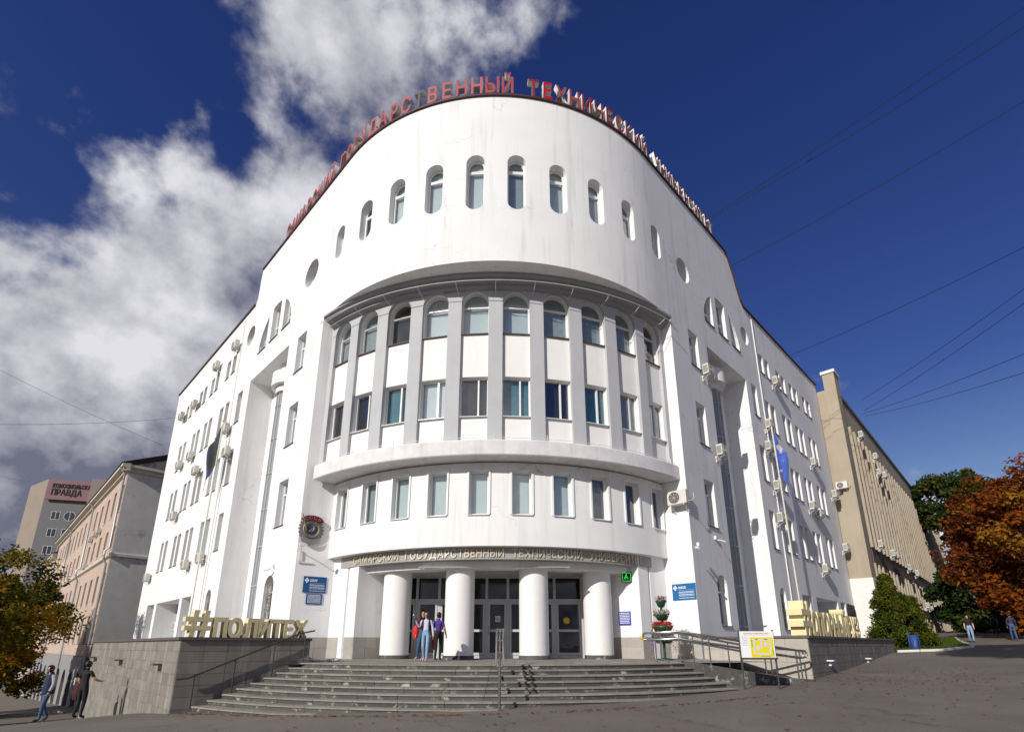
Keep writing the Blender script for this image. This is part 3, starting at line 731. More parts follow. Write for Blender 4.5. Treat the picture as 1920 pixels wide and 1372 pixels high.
# rooftop letters: red faces, pale sides, standing on a dark rail
RED = [mat('sign_red_faded', (.35, .062, .068), .5, var=.12, vscale=2), mat('sign_red_bright', (.42, .012, .016), .4), mat('sign_red_dark', (.25, .022, .03), .45), mat('sign_red_pale', (.43, .105, .11), .5)]
SIDE = mat('letter_side_white', (.66, .66, .62), .5, var=.1)
roof_sign = empty('rooftop_sign', tuple(outer(0, ZT + .1, .1)), 'row of big red free-standing letters along the roof edge of the drum', 'sign')
rail = MB(); rail.tube([outer(s, ZT + .22, .14) for s in np.linspace(-17.2, 17.0, 70)], .035, 5)
for s in np.linspace(-17, 16.9, 50): rail.tube([outer(s, ZT + .05, .14), outer(s, ZT + .22, .14)], .025, 4)
rail.build('sign_rail', DKMETAL, roof_sign)
def roof_word(text, s0, step):
    for i, ch in enumerate(text):
        s = s0 + i * step
        fm = RED[1] if (s0 > 1 and ch == 'Е' and i == 1) else (RED[0] if s < .8 and i % 4 else RED[3] if s < .8 else random.choice((RED[2], RED[0], RED[2])))
        if text.startswith('ГОС') and i == 8: fm = DKMETAL      # the unlit Т without its face
        me, w = letter(ch, .97, .26, [fm, SIDE], bold=.016, xs=.66)
        p = outer(s, ZT + .25, .12)
        o = obj('letter', me, roof_sign, frame(p, onrm(s)))
roof_word('САМАРСКИЙ', -16.6, .725); roof_word('ГОСУДАРСТВЕННЫЙ', -9.62, .723); roof_word('ТЕХНИЧЕСКИЙ', 1.72, .68); roof_word('УНИВЕРСИТЕТ', 9.75, .655)

# lettering over the entrance
LBR = mat('brushed_letter_metal', (.66, .60, .48), .4, metal=.15, var=.08)
band_sign = empty('entrance_lettering', tuple(low(0, 4.95, .3)), 'long line of pale metal letters on the grey band above the columns', 'sign')
txt = 'САМАРСКИЙ ГОСУДАРСТВЕННЫЙ ТЕХНИЧЕСКИЙ УНИВЕРСИТЕТ'
wd = []
for ch in txt:
    if ch == ' ': wd.append((None, .22))
    else: me, w = letter(ch, .33, .03, [LBR], bold=.004, xs=.82); wd.append((me, w))
tot = sum(w for _, w in wd); span = 10.29 * R_(73.0); gap = (span - tot) / (len(wd) - 1); s = -span / 2
bn = ring(10.29, 30.45, X0 + .1)
for me, w in wd:
    if me: obj('letter', me, band_sign, frame(bn[0](s + w / 2, 5.0, -.03), bn[1](s + w / 2)))
    s += w + gap

# blue plaques, LED sign
RVLd = (Vector(RVL[1]) - Vector(RVL[0])).normalized(); RVLn = Vector((RVLd.y, -RVLd.x)); RVRd = (Vector(RVR[1]) - Vector(RVR[0])).normalized(); RVRn = Vector((-RVRd.y, RVRd.x))
def on_plane(u, v, p0, d):          # where the view ray of a pixel meets a vertical wall
    r = ray(u, v); A = np.array([[r.x, -d.x], [r.y, -d.y]]); k, t = np.linalg.solve(A, np.array([p0[0], p0[1]])); return Vector((r.x * k, r.y * k, EYE + r.z * k))
def text_lines(parent, M, x0, x1, zs, hs, m, rows=1):
    mb = MB()
    for z, h in zip(zs, hs):
        x = x0
        while x < x1 - .02:
            w = min(random.uniform(.03, .12), x1 - x); q = [(x, -.0365, z), (x + w, -.0365, z), (x + w, -.0365, z + h), (x, -.0365, z + h)]
            mb.face([M @ Vector(p) for p in q]); x += w + .014
    return mb.build('text_lines', m, parent)
def plaque(name, label, cat, c, n, w, h, m, head=True, group=None):
    M = frame(c, n); mb = MB(); mb.box((0, -.02, 0), (w, .03, h), M)
    o = mb.build(name, m); tag(o, label, cat, group)
    if head:
        lb = MB(); k = h * .11
        for a, b in ((0, 1.4), (1.2, 0), (-1.2, 0), (0, -1.4), (0, 0)):
            cx, cz = -w * .36 + a * k * .62, h * .25 + b * k * .62
            lb.face([M @ Vector((cx + dx * k * .55, -.0365, cz + dz * k * .7)) for dx, dz in ((-1, 0), (0, -1), (1, 0), (0, 1))])
        lb.build('emblem', WHITE, o)
        text_lines(o, M, -w * .22, w * .1, (h * .27, h * .19), (h * .05, h * .04), WHITE)
        text_lines(o, M, -w * .22, w * .43, (h * .1, h * -.02, h * -.08, h * -.2, h * -.27, h * -.4), (.006, h * .028, h * .028, h * .04, h * .02, h * .03), WHITE)
    else:
        text_lines(o, M, -w * .42, w * .42, [h * (.36 - .12 * k) for k in range(7)], [h * .05] * 7, WHITE)
    return o
p = on_plane(590, 1098, RVL[0], RVLd); pq = [on_plane(u, 1098, RVL[0], RVLd) for u in (569, 612)]
plaque('wall_plaque', 'large dark blue information plaque with white logo on the shaded wall left of the porch', 'plaque', p, RVLn, min(1.1, (pq[0] - pq[1]).length), .68, BLUE)
p = on_plane(588.5, 1125, RVL[0], RVLd)
plaque('wall_plaque', 'small dark blue plaque hanging below the larger one left of the porch', 'plaque', p, RVLn, .66, .43, BLUE, head=False)
p = on_plane(1283, 1111, RVR[0], RVRd); pq = [on_plane(u, 1111, RVR[0], RVRd) for u in (1262, 1306)]
plaque('wall_plaque', 'bright blue information plaque on the sunlit wall right of the porch, above the planter', 'plaque', p, RVRn, min(1.1, (pq[0] - pq[1]).length), .68, mat('blue_sign_bright', (.012, .13, .34), .4))
pd = (Vector(PSR[-1]) - Vector(PSR[-2])).normalized(); pn = Vector((-pd.y, pd.x))
if pn.y > 0: pn = -pn
p = on_plane(1172, 1161, PSR[-2], pd)
plaque('wall_plaque', 'violet blue notice on the porch side wall behind the right-hand column', 'plaque', p, pn, .6, .56, mat('violet_blue', (.05, .07, .36), .4), head=False)
p = on_plane(1172, 1085, PSR[-2], pd); M = frame(p - Vector((0, .25, 0)), (0, -1)); mb = MB(); mb.box((0, 0, 0), (.42, .08, .42), M)
led = mb.build('led_sign', BLACK); tag(led, 'black square LED sign showing a green wheelchair symbol', 'sign')
gl_ = MB(); k = .021
pix = ['0000110000', '0000110000', '0001000000', '0001110000', '0001000000', '0011111000', '0101001000', '1001000100', '1000100110', '0111000000']
for r_, row in enumerate(pix):
    for c_, b in enumerate(row):
        if b == '1': gl_.box((-.10 + c_ * k, -.045, .11 - r_ * k), (k * .75, .01, k * .75), M)
for q in np.linspace(-.17, .17, 15):
    for a, b in ((q, .17), (q, -.17), (.17, q), (-.17, q)): gl_.box((a, -.045, b), (k * .7, .01, k * .7), M)
gl_.build('led_dots', emit_mat('green_led', (.05, 1.0, .15), 1.6), led)
# no-smoking sticker, papers and yellow discs on the doors
for x, z, r_, c_, nm, lb in ((-.62, 2.82, .11, (.85, .85, .85), 'door_sticker', 'white square no smoking sticker on the middle glass door'), (2.38, 2.75, .14, (.75, .45, .02), 'door_disc', 'yellow round sight marker on the glass door behind the columns')):
    mb = MB()
    if 'disc' in nm: mb.face([(x + r_ * math.cos(a), DY - .095, z + r_ * math.sin(a)) for a in np.linspace(0, 2 * math.pi, 20, endpoint=False)][::1])
    else: mb.box((x, DY - .095, z), (.22, .006, .24))
    o = mb.build(nm, mat(nm, c_, .5)); tag(o, lb, 'sticker')
    if 'sticker' in nm:
        t = MB(); t.tube([(x + .075 * math.cos(a), DY - .105, z + .075 * math.sin(a)) for a in np.linspace(0, 2 * math.pi, 17)], .011, 5); t.tube([(x - .05, DY - .105, z + .05), (x + .05, DY - .105, z - .05)], .010, 5); t.build('red_ring', mat('red_print', (.5, .02, .02), .5), o)
        t = MB(); t.box((x, DY - .101, z), (.09, .004, .018)); t.build('cigarette', BLACK, o)
mb = MB(); mb.box((1.42, DY - .16, 1.62), (.42, .03, .85)); o = tag(mb.build('floor_banner', BLUE), 'dark blue upright notice standing in the doorway behind the third column', 'sign'); text_lines(o, frame((1.42, DY - .15, 1.62), (0, -1)), -.16, .16, (.3, .2, .02, -.06, -.28), (.05, .03, .03, .03, .04), WHITE)

# emblem: gear ring, wreath, centre disc with hammer and sickle, red banner, ribbon
SILV = mat('silver_paint', (.30, .29, .28), .4, metal=.5, var=.15, vscale=12); EGOLD = mat('emblem_gold', (.27, .235, .17), .4, metal=.4); EBLUE = mat('emblem_blue', (.03, .05, .075), .5); ERED = mat('emblem_red', (.22, .012, .02), .45)
c = on_plane(583, 995, RVL[0], RVLd); M = frame(c, RVLn)
em = empty('order_emblem', tuple(c), 'silver gear shaped order emblem with a red banner on the wall above the blue plaques', 'emblem')
g = MB(); nt_ = 24; L = []
for k in range(nt_):
    for da, rr in ((-.35, .47), (-.2, .54), (.2, .54), (.35, .47)):
        a = 2 * math.pi * (k + da) / nt_; L.append((rr * math.cos(a), 1.12 * rr * math.sin(a)))
g.hexa([M @ Vector((x, -.01, z)) for x, z in L], [M @ Vector((x, -.10, z)) for x, z in L]); g.build('gear_ring', SILV, em)
g = MB()
for k in range(36):
    a = R_(-240 + k * 300 / 35); rr = .32; g.lathe([(.0, -.07), (.06, 0), (0, .08)], n=6, M=M @ Matrix.Translation((rr * math.cos(a), -.12, 1.1 * rr * math.sin(a))) @ Matrix.Rotation(-a, 4, 'Y'))
g.build('wreath', EGOLD, em)
g = MB(); L = [(.22 * math.cos(a), .24 * math.sin(a)) for a in np.linspace(0, 2 * math.pi, 32, endpoint=False)]; g.hexa([M @ Vector((x, -.09, z)) for x, z in L], [M @ Vector((x, -.13, z)) for x, z in L]); g.build('centre_disc', EBLUE, em)
g = MB(); g.tube([M @ Vector((-.03 + .13 * math.cos(a), -.15, .02 + .13 * math.sin(a))) for a in np.linspace(-2.1, 1.6, 14)], [.008 + .022 * math.sin(math.pi * k / 13) for k in range(14)], 6)
g.tube([M @ Vector((-.13, -.15, -.13)), M @ Vector((.10, -.15, .10))], .018, 6); g.tube([M @ Vector((.05, -.15, .15)), M @ Vector((.15, -.15, .05))], .032, 6); g.build('hammer_and_sickle', SILV, em)
g = MB(); A = np.linspace(R_(150), R_(28), 15)
rows = [[M @ Vector((rr * math.cos(a) * 1.0, y, rr * 1.05 * math.sin(a) + .06 + .03 * math.sin(3 * a))) for a in A] for rr, y in ((.34, -.12), (.34, -.17), (.56, -.17), (.56, -.12))]
g.grid(rows, 0, False); ban = g.build('banner', ERED, em)
for k, ch in enumerate('СССР'):
    a = R_(126 - k * 25); me, w = letter(ch, .14, .03, [SILV], bold=.01); Mr = M @ Matrix.Translation((.395 * math.cos(a), -.185, .395 * 1.05 * math.sin(a) + .03)) @ Matrix.Rotation(-(a - math.pi / 2) * .8, 4, 'Y'); obj('letter', me, ban, Mr)
g = MB(); g.tube([M @ Vector((-.44, -.16, .64)), M @ Vector((-.28, -.18, .12)), M @ Vector((-.22, -.18, -.1))], .022, 6); g.build('flag_staff', EGOLD, em)
g = MB(); rows = [[M @ Vector((x, -.12 - .04 * (1 - (x / .4) ** 2), zz + .22 * (x / .4) ** 2 * (.6))) for x in np.linspace(-.4, .4, 13)] for zz in (-.68, -.46)]
g.grid(rows, 0, True); g.build('ribbon', SILV, em)

# ================================================================== AIR CONDITIONERS
def ac_proto(big=1.0):
    r = empty('air_conditioner', (0, 0, 0))
    w, h, d = .80 * big, .56 * big, .30 * big; y0 = -.12
    b = MB(); b.box((0, y0 - d / 2, h / 2), (w, d, h)); c = b.build('casing', ACW, r); bevel_obj(c, .02)
    g = MB(); cx, cz, rr, yf = -w * .12, h / 2, h * .40, y0 - d - .002
    g.face([(cx + rr * math.cos(a), yf, cz + rr * math.sin(a)) for a in np.linspace(0, 2 * math.pi, 24, endpoint=False)]); fan = g.build('fan_opening', ACD, r)
    g = MB()
    for q in (1.0, .72, .45): g.tube([(cx + rr * q * math.cos(a), yf - .012, cz + rr * q * math.sin(a)) for a in np.linspace(0, 2 * math.pi, 21)], .007, 4)
    for k in range(8): a = math.pi * k / 4; g.tube([(cx, yf - .012, cz), (cx + rr * math.cos(a), yf - .012, cz + rr * math.sin(a))], .005, 4)
    g.lathe([(.0, -.01), (rr * .22, -.008), (rr * .22, .01)], n=12, M=Matrix.Translation((cx, yf - .014, cz)) @ Matrix.Rotation(math.pi / 2, 4, 'X')); g.build('fan_guard', ACW, fan)
    g = MB()
    for k in range(7): g.box((-w / 2 - .004, y0 - d / 2, h * (.2 + .1 * k)), (.006, d * .8, h * .045))
    g.build('side_vent', ACD, r)
    for x in (-w * .34, w * .34):
        g = MB(); g.box((x, y0 / 2 - d / 2, -.03), (.035, d - y0, .04)); g.box((x, -.03, -.16), (.035, .03, .30)); g.tube([(x, -.03, -.28), (x, y0 - d * .8, -.04)], .014, 5); g.build('bracket', WPAINT, r)
    g = MB(); g.tube([(w / 2, y0 - d * .4, .12), (w / 2 + .12, y0 - d * .3, .1), (w / 2 + .14, -.04, .22), (w / 2 + .10, 0.02, .45)], .02, 6); g.build('refrigerant_pipe', mat('pipe_wrap', (.5, .48, .42), .7), r)
    return r
acp = ac_proto(); acs = []
ac_list = []
WINGNAME = {-1: 'left wing', 1: 'right wing'}
for g, t, z, txt_ in (
    (-1, 14.66, 21.1, 'above the topmost window pair nearest the round window'), (-1, 18.76, 21.2, 'above the second pair of windows of the top row'), (-1, 23.55, 19.75, 'beside the third pair of windows of the top row'),
    (-1, 27.3, 19.95, 'at the far end of the top window row'), (-1, 13.9, 14.75, 'above the flag, beside the second window row'), (-1, 21.9, 15.0, 'beneath the third pair of windows of the second row'), (-1, 24.95, 15.05, 'beneath the farthest pair of windows of the second row'),
    (-1, 19.6, 13.3, 'over the second pair of windows of the third row'), (-1, 23.6, 10.7, 'under the third pair of windows of the third row'), (-1, 28.7, 6.6, 'at the far lower corner, under the lowest window row'),
    (-1, 18.0, 6.5, 'under the lowest window row, the far one of two neighbours'), (-1, 14.85, 6.55, 'under the lowest window row, the near one beside the flagpole'), (-1, 12.9, 12.9, 'behind the hanging flag'),
    (1, 4.32, 15.0, 'beside the topmost pier window left of the stair slot'), (1, 15.35, 18.6, 'hanging just below the top window row'), (1, 12.65, 14.6, 'below the second window row near the white conduit'), (1, 12.1, 13.0, 'in the middle column right above the blue flag'),
    (1, 4.85, 10.75, 'beside the middle pier window left of the stair slot'), (1, 12.55, 10.6, 'below the third window row beside the flagpole'), (1, 21.35, 14.35, 'under the farthest pair of the second window row'), (1, 25.75, 12.8, 'at the far edge, the upper of two'),
    (1, 19.15, 10.6, 'below third window row, left one of two neighbours'), (1, 20.6, 10.35, 'below third window row, right one of two neighbours'), (1, 12.35, 8.6, 'beside the flagpole at the lowest window row'), (1, 26.2, 8.65, 'at the far edge, the lower of two'), (1, 19.85, 6.4, 'below the lowest window row above the loggia')):
    ac_list.append((outer(wing_s(g, t), z), onrm(g * 20), 'air conditioner on %s, %s' % (WINGNAME[g], txt_), 1.0))
ac_list.append((on_plane(1279, 951, RVR[0], RVRd), tuple(RVRn), 'large white air conditioner with round fan grille on the sunlit wall right of the balcony', 1.12))
for i, (p, n, lb, sc_) in enumerate(ac_list):
    o = acp if i == 0 else copy_tree(acp)
    o.matrix_basis = frame(p, n) @ Matrix.Scale(sc_, 4)
    tag(o, lb, 'air conditioner', 'air conditioners on the university walls')
# units standing inside the left loggia
for t, z, txt_ in ((17.3, 3.75, 'hung high in the nearest bay of the left loggia'), (22.9, 2.75, 'in the wide middle bay of the left loggia'), (26.6, 2.75, 'in the far narrow bay of the left loggia')):
    o = copy_tree(acp); o.matrix_basis = frame(outer(wing_s(-1, t), z, 1.25 if t < 24 else 1.25), onrm(-20)); tag(o, 'cream air conditioner ' + txt_, 'air conditioner', 'air conditioners on the university walls')
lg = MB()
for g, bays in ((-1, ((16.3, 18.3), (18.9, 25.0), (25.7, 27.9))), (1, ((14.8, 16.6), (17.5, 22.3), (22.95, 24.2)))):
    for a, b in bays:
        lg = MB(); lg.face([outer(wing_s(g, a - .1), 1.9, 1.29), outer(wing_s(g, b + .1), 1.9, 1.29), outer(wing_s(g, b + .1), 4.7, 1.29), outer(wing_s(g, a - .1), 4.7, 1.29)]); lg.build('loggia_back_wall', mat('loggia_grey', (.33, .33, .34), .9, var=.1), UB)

# ================================================================== CAMERAS, LAMP BRACKETS, FLAGS
def wall_camera(c, n, label, flip=1):
    M = frame(c, n); r = empty('security_camera', tuple(c), label, 'camera')
    b = MB(); b.box((0, -.05, .12), (.12, .10, .16), M); b.build('junction_box', WPAINT, r)
    b = MB(); b.tube([M @ Vector((0, -.08, .04)), M @ Vector((0, -.18, -.04)), M @ Vector((flip * .02, -.26, -.05))], .014, 6); b.build('arm', WPAINT, r)
    b = MB(); b.tube([M @ Vector((-flip * .06, -.22, -.02)), M @ Vector((flip * .16, -.40, -.10))], .045, 8); b.build('camera_body', WPAINT, r)
wall_camera(outer(wing_s(-1, 3.55), 5.05), onrm(-20), 'small dark security camera on the left pier above the grilled arch', -1)
wall_camera(outer(wing_s(1, 3.45), 6.35), onrm(20), 'white security camera on the right pier above the arched window', 1)
wall_camera(on_plane(1311, 1028, RVR[0], RVRd), RVRn, 'white security camera on the sunlit wall edge below the large air conditioner', 1)
c = on_plane(562, 1045, RVL[0], RVLd); M = frame(c, RVLn); r = empty('wall_floodlight', tuple(c), 'white floodlight on an angled arm on the shaded wall beside the emblem', 'lamp')
b = MB(); b.box((.02, -.03, -.0), (.14, .05, .5), M); b.build('mounting_plate', WPAINT, r)
b = MB(); b.tube([M @ Vector((.02, -.05, .2)), M @ Vector((-.04, -.35, .32)), M @ Vector((-.10, -.75, .36))], .018, 6); b.build('arm', WPAINT, r)
b = MB(); b.box((-.12, -.82, .38), (.20, .16, .12), M); b.build('lamp_head', WPAINT, r)
b = MB(); b.box((.24, -.03, -.25), (.58, .05, .05), M); b.build('cable_tray', WPAINT, r)
def flag(g, t, off, z0, z1, lean, cols, label, fz):
    p0, p1 = outer(wing_s(g, t), z0, -off), outer(wing_s(g, t - lean), z1, -off)
    r = empty('flag', tuple(p0), label, 'flag')
    b = MB(); b.tube([p0, p1], .045, 8); b.build('flagpole', mat('pole_cream', (.66, .64, .52), .5, var=.15, vscale=6, stain=((.35, .3, .22), 8, .6, .7)), r)
    b = MB(); b.lathe([(.0, .10), (.07, .05), (.07, -.02), (.0, -.05)], tuple(p1), 10); b.build('finial', METAL, r)
    mb = MB(); nu, nv = 14, 16; d = (p1 - p0).normalized(); rows = []
    wv = Vector((*onrm(g * 20), 0)); tv = Vector((g * S2, S2, 0)) * -1.0
    for i in range(nv + 1):
        row = []
        for j in range(nu + 1):
            a, q = i / nv, j / nu
            drop = fz * (a * .62 + q * .42)
            width = .95 * q * (1 - .15 * a)
            fold = .10 * math.sin(q * 9 + a * 2.5) * q + .03 * math.sin(a * 7)
            row.append(p1 - Vector((0, 0, .2)) - d * 0 + Vector((0, 0, -drop)) - tv * 0 + tv * (-width * .45) + wv * (.45 * q + fold) + (p0 - p1).normalized() * 0 + (p0 - p1) * (drop / (p1 - p0).length) * 0 + Vector(((p0 - p1).x, (p0 - p1).y, 0)) * (drop / max(.1, p1.z - p0.z)))
        rows.append(row)
    mb.grid(rows, 0, True); mb.build('cloth', cols, r)
flag(-1, 13.75, .55, 1.9, 15.3, .35, mat('flag_dark_blue', (.035, .03, .16), .7, var=.25, vscale=1.3, stain=((.02, .03, .02), .8, .5, .56)), 'dark violet blue flag hanging limp from its pole on the left wing', 4.3)
flag(1, 11.7, .75, 1.9, 14.2, .45, mat('flag_blue', (.05, .10, .42), .7, var=.2, vscale=1.3, stain=((.5, .5, .55), .9, .55, .6)), 'bright blue flag hanging limp from its pole on the right wing', 4.0)

# dark letters on the far end of the right wing
fs = empty('wall_letters', tuple(outer(wing_s(1, 24.7), 3.4, -.1)), 'three dark letters on the wall near the far end of the right wing', 'sign')
for i, ch in enumerate('ФЧП'):
    me, w = letter(ch, 1.0, .12, [BLACK], bold=.02, xs=.6); obj('letter', me, fs, frame(outer(wing_s(1, 24.6 + i * .62), 3.55, -.08), onrm(20)))
# ================================================================== PODIUM WALLS
def gzv(p): return gz(p.x, p.y)
DECKZ = 1.80
def podium(name, label, runs, top, deck, tmat, jmat, tw, th, tname='tile'):
    a0 = runs[0][0]
    r = empty(name, (a0[0], a0[1], gz(*a0)), label, 'wall')
    for a, b in runs:
        av, bv = Vector(a), Vector(b); d = (bv - av).normalized(); n = Vector((d.y, -d.x))
        zb = min(gz(*a), gz(*b), 0) - .6
        mb = MB(); q = [av, bv, bv - n * .35, av - n * .35]
        mb.hexa([(p.x, p.y, zb) for p in q], [(p.x, p.y, top - .02) for p in q]); mb.build('wall_core', jmat, r)
        nz = math.ceil((top - .06 - zb) / th); z0 = top - .06 - nz * th
        tile_run(r, a, b, z0, top - .06, tw, th, tmat, name=tname, zfun=lambda p: gz(p.x, p.y) - .02)
        c = MB(); e0, e1 = av - d * .03, bv + d * .03; q = [e0 + n * .07, e1 + n * .07, e1 - n * .42, e0 - n * .42]
        c.hexa([(p.x, p.y, top - .055) for p in q], [(p.x, p.y, top + .025) for p in q]); c.build('coping', COPE, r)
    mb = MB(); mb.face([(x, y, DECKZ) for x, y in deck]); mb.build('deck', mat('deck_concrete', (.25, .25, .24), .9, var=.1), r)
    return r
PL_C, PL_R, PL_L = (-9.13, 14.97), (-6.5, 17.5), (-19.7, 25.6)
wl = outer(LEND, 0); wr = outer(LC, 0)
podium('podium_wall', 'tiled stone podium wall left of the steps, sunlit face streaked with pale drips', [(PL_L, PL_C), (PL_C, PL_R)], 1.90, [PL_L, PL_C, PL_R, (wr.x, wr.y), (wl.x, wl.y), (-31, 38)], TILEL, JOINT, .62, .30)
PR_C, PR_E, PR_B = (10.5, 19.26), (20.75, 29.5), (7.75, 22.0)
wr2 = outer(REND, 0); wl2 = outer(RC, 0)
podium('podium_wall', 'dark grey tiled podium wall right of the ramp, running back beneath the yellow letters', [(PR_C, PR_E)], 2.02, [PR_B, PR_C, PR_E, (wr2.x, wr2.y), (wl2.x, wl2.y)], mat('dark_grey_stone_tile', (.17, .153, .14), .7, var=.13, vscale=3, bump=.12, objvar=.12, streak=-.25), JOINTD, .62, .30)
podium('ramp_back_wall', 'beige tiled wall behind the wheelchair ramp rails', [(PR_B, PR_C)], 2.02, [PR_B, PR_C, (9.6, 22)], TILEB, JOINT, .75, .42)
# small lamp brackets and drain spouts on the podium walls
def spout(c, n, label, m):
    M = frame(c, n); r = empty('wall_spout', tuple(c), label, 'spout')
    b = MB(); b.box((0, -.13, 0), (.26, .22, .05), M); b.build('spout_channel', m, r)
    b = MB(); b.box((.10, -.06, -.10), (.05, .08, .18), M); b.build('support', m, r)
for k, (u, v, nm) in enumerate(((303, 1247, 'nearest the corner'), (229, 1239, 'in the middle'), (181, 1234, 'farthest from the corner'))):
    spout(on_plane(u, v, PL_C, Vector((-S2, S2))), (-S2, -S2), 'small rusty metal spout on the sunlit podium wall, %s' % nm, mat('rusty_bracket', (.13, .10, .085), .7))
for k, (u, v) in enumerate(((1551, 1240), (1623, 1236), (1675, 1229))):
    d = (Vector(PR_E) - Vector(PR_C)).normalized(); p = on_plane(u, v, PR_C, d)
    spout(p, (S2, -S2), 'white floodlight low on the dark podium wall, %s' % ('nearest the ramp', 'in the middle', 'at the far end')[k], WPAINT)

# ================================================================== STEPS AND LANDING
LZ, NR, RT, SR0 = 1.18, 9, .37, 10.8
SCY = 26.2
def stp(a, r): return Vector((X0 + r * math.sin(a), SCY - r * math.cos(a), 0))
STP = empty('entrance_steps', (X0, 15.4, .3), 'broad curved dark granite steps leading up to the columned entrance', 'steps')
RIS = .128
for k in range(NR):
    r = SR0 + k * RT; z = LZ - k * RIS
    # ends: left along the podium wall, right along the ramp kerb
    aL = -math.asin(min(.99, (6.55 + .232 * k - .7 + .05) / r)); aR = math.asin((6.1 + .2 * min(k, 5) + (.6 * (k - 5) if k > 5 else 0)) / r)
    st = MB(); ang = np.linspace(aL, aR, 40)
    st.grid([[stp(a, r - .02) + Vector((0, 0, zz)) for a in ang] for zz in (z - 1.1, z - .035)], 0, True)
    st.grid([[stp(a, rr) + Vector((0, 0, z - .035)) for a in ang] for rr in (r - .02, r - RT - .1 if k else r - 2.2)], 0, True)
    so = st.build('step', JOINTD, STP)
    npc = 14; aa = np.linspace(aL, aR, npc + 1); ga = .006 / r
    for i in range(npc):
        a0, a1 = aa[i] + ga, aa[i + 1] - ga; sub = np.linspace(a0, a1, 3)
        b = [stp(a, r + .0) for a in sub] + [stp(a, r - .03) for a in sub[::-1]]
        mb = MB(); mb.hexa([p + Vector((0, 0, z - RIS - .03)) for p in b], [p + Vector((0, 0, z - .036)) for p in b]); mb.build('riser_slab', GRAN, so)
        rin = r - RT + .012 if k else r - .9
        b = [stp(a, r + .035) for a in sub] + [stp(a, rin) for a in sub[::-1]]
        j = random.uniform(-.003, .003)
        mb = MB(); mb.hexa([p + Vector((0, 0, z - .034)) for p in b], [p + Vector((0, 0, z + j)) for p in b]); mb.build('tread_slab', TREAD, so)
# landing paving: rows of slabs behind the top nosing
LAN = MB(); LAN.face([(-8.4, 16.9, LZ - .03), (-6.3, 17.0, LZ - .03)] + [tuple(stp(a, SR0 - .95) + Vector((0, 0, LZ - .03))) for a in np.linspace(-.5, .55, 20)] + [(9.4, 18.9, LZ - .03), (8.2, 22.6, LZ - .03), (4.5, 23.7, LZ - .03), (-5.5, 23.7, LZ - .03), (-9.2, 22.3, LZ - .03)])
lan = LAN.build('landing', JOINT); tag(lan, kind='structure')
for i, y in enumerate(np.arange(16.6, 23.5, .75)):
    for x in np.arange(-8.2 + (.4 if i % 2 else 0), 7.4, .92):
        cx, cy = x + .46, y + .375
        if math.hypot(cx - X0, cy - SCY) > SR0 - .9 - .42: continue
        if cx < -6.3 - (cy - 17.5) * .45 or cx > 5.2 + (cy - 17.5) * .55: continue
        mb = MB(); q = [(x + .006, y + .006), (x + .914, y + .006), (x + .914, y + .744), (x + .006, y + .744)]; j = random.uniform(-.0015, .0015)
        mb.hexa([(*p, LZ - .028) for p in q], [(*p, LZ + j) for p in q]); mb.build('paving_slab', TREAD, lan)

# ================================================================== RAILS
def rail_set(name, label, line, posts, heights, rad=.024, loops=(), mat_=METAL, post_r=.02):
    """line: list of (x, y, z) at the walking surface."""
    r = empty(name, line[0], label, 'railing')
    for h in heights:
        b = MB(); b.tube([(x, y, z + h) for x, y, z in line], rad, 10); b.build('handrail', mat_, r)
    L = [Vector(p) for p in line]; seg = [(L[i + 1] - L[i]).length for i in range(len(L) - 1)]; T = sum(seg)
    for f in posts:
        s = f * T; i = 0
        while i < len(seg) - 1 and s > seg[i]: s -= seg[i]; i += 1
        p = L[i].lerp(L[i + 1], min(1, s / seg[i])); b = MB(); b.tube([(p.x, p.y, p.z - .03), (p.x, p.y, p.z + max(heights) - .02)], post_r, 8)
        b.tube([(p.x, p.y, p.z - .005), (p.x, p.y, p.z + .012)], post_r * 2.4, 10); b.build('post', mat_, r)
    for e in loops:
        p = Vector(line[0 if e < 0 else -1]); q = Vector(line[1 if e < 0 else -2]); d = (p - q).normalized() * .18
        hs = sorted(heights); b = MB(); b.tube([(p.x, p.y, p.z + hs[-1]), (p.x + d.x * .8, p.y + d.y * .8, p.z + hs[-1] - .01), (p.x + d.x, p.y + d.y, p.z + hs[-1] - .06), (p.x + d.x, p.y + d.y, p.z + hs[0] + .06), (p.x + d.x * .8, p.y + d.y * .8, p.z + hs[0] + .01), (p.x, p.y, p.z + hs[0])], rad, 8); b.build('end_loop', mat_, r)
    return r
# ramp body
RA, RB, RCc, RD = (5.42, 17.32), (9.15, 17.22), (10.0, 18.95), (6.0, 19.1)
ramp = MB(); zt, zb_ = LZ, .56
ramp.hexa([(*RA, -.2), (*RB, -.2), (*RCc, -.2), (*RD, -.2)], [(*RA, zt - .02), (*RB, zb_), (*RCc, zb_ + .03), (*RD, zt - .02)])
rampo = ramp.build('wheelchair_ramp', TREAD); tag(rampo, 'sloping granite edged wheelchair ramp to the right of the steps', 'ramp')
for i in range(6):
    f0, f1 = i / 6, (i + 1) / 6; a, b = Vector(RA).lerp(Vector(RB), f0), Vector(RA).lerp(Vector(RB), f1); za, zb2 = zt + (zb_ - zt) * f0, zt + (zb_ - zt) * f1
    mb = MB(); q = lambda p, y, z: (p.x, p.y + y, z)
    a2, b2 = a + (b - a) * .004, b - (b - a) * .004
    mb.hexa([q(a2, -.06, -.1), q(b2, -.06, -.1), q(b2, .16, -.1), q(a2, .16, -.1)], [q(a2, -.06, za + .07), q(b2, -.06, zb2 + .07), q(b2, .16, zb2 + .07), q(a2, .16, za + .07)]); mb.build('kerb_slab', GRAN, rampo)
rz = lambda p: (p[0], p[1], zt + (zb_ - zt) * max(0, min(1, (p[0] - 5.42) / 3.73)) + .05)
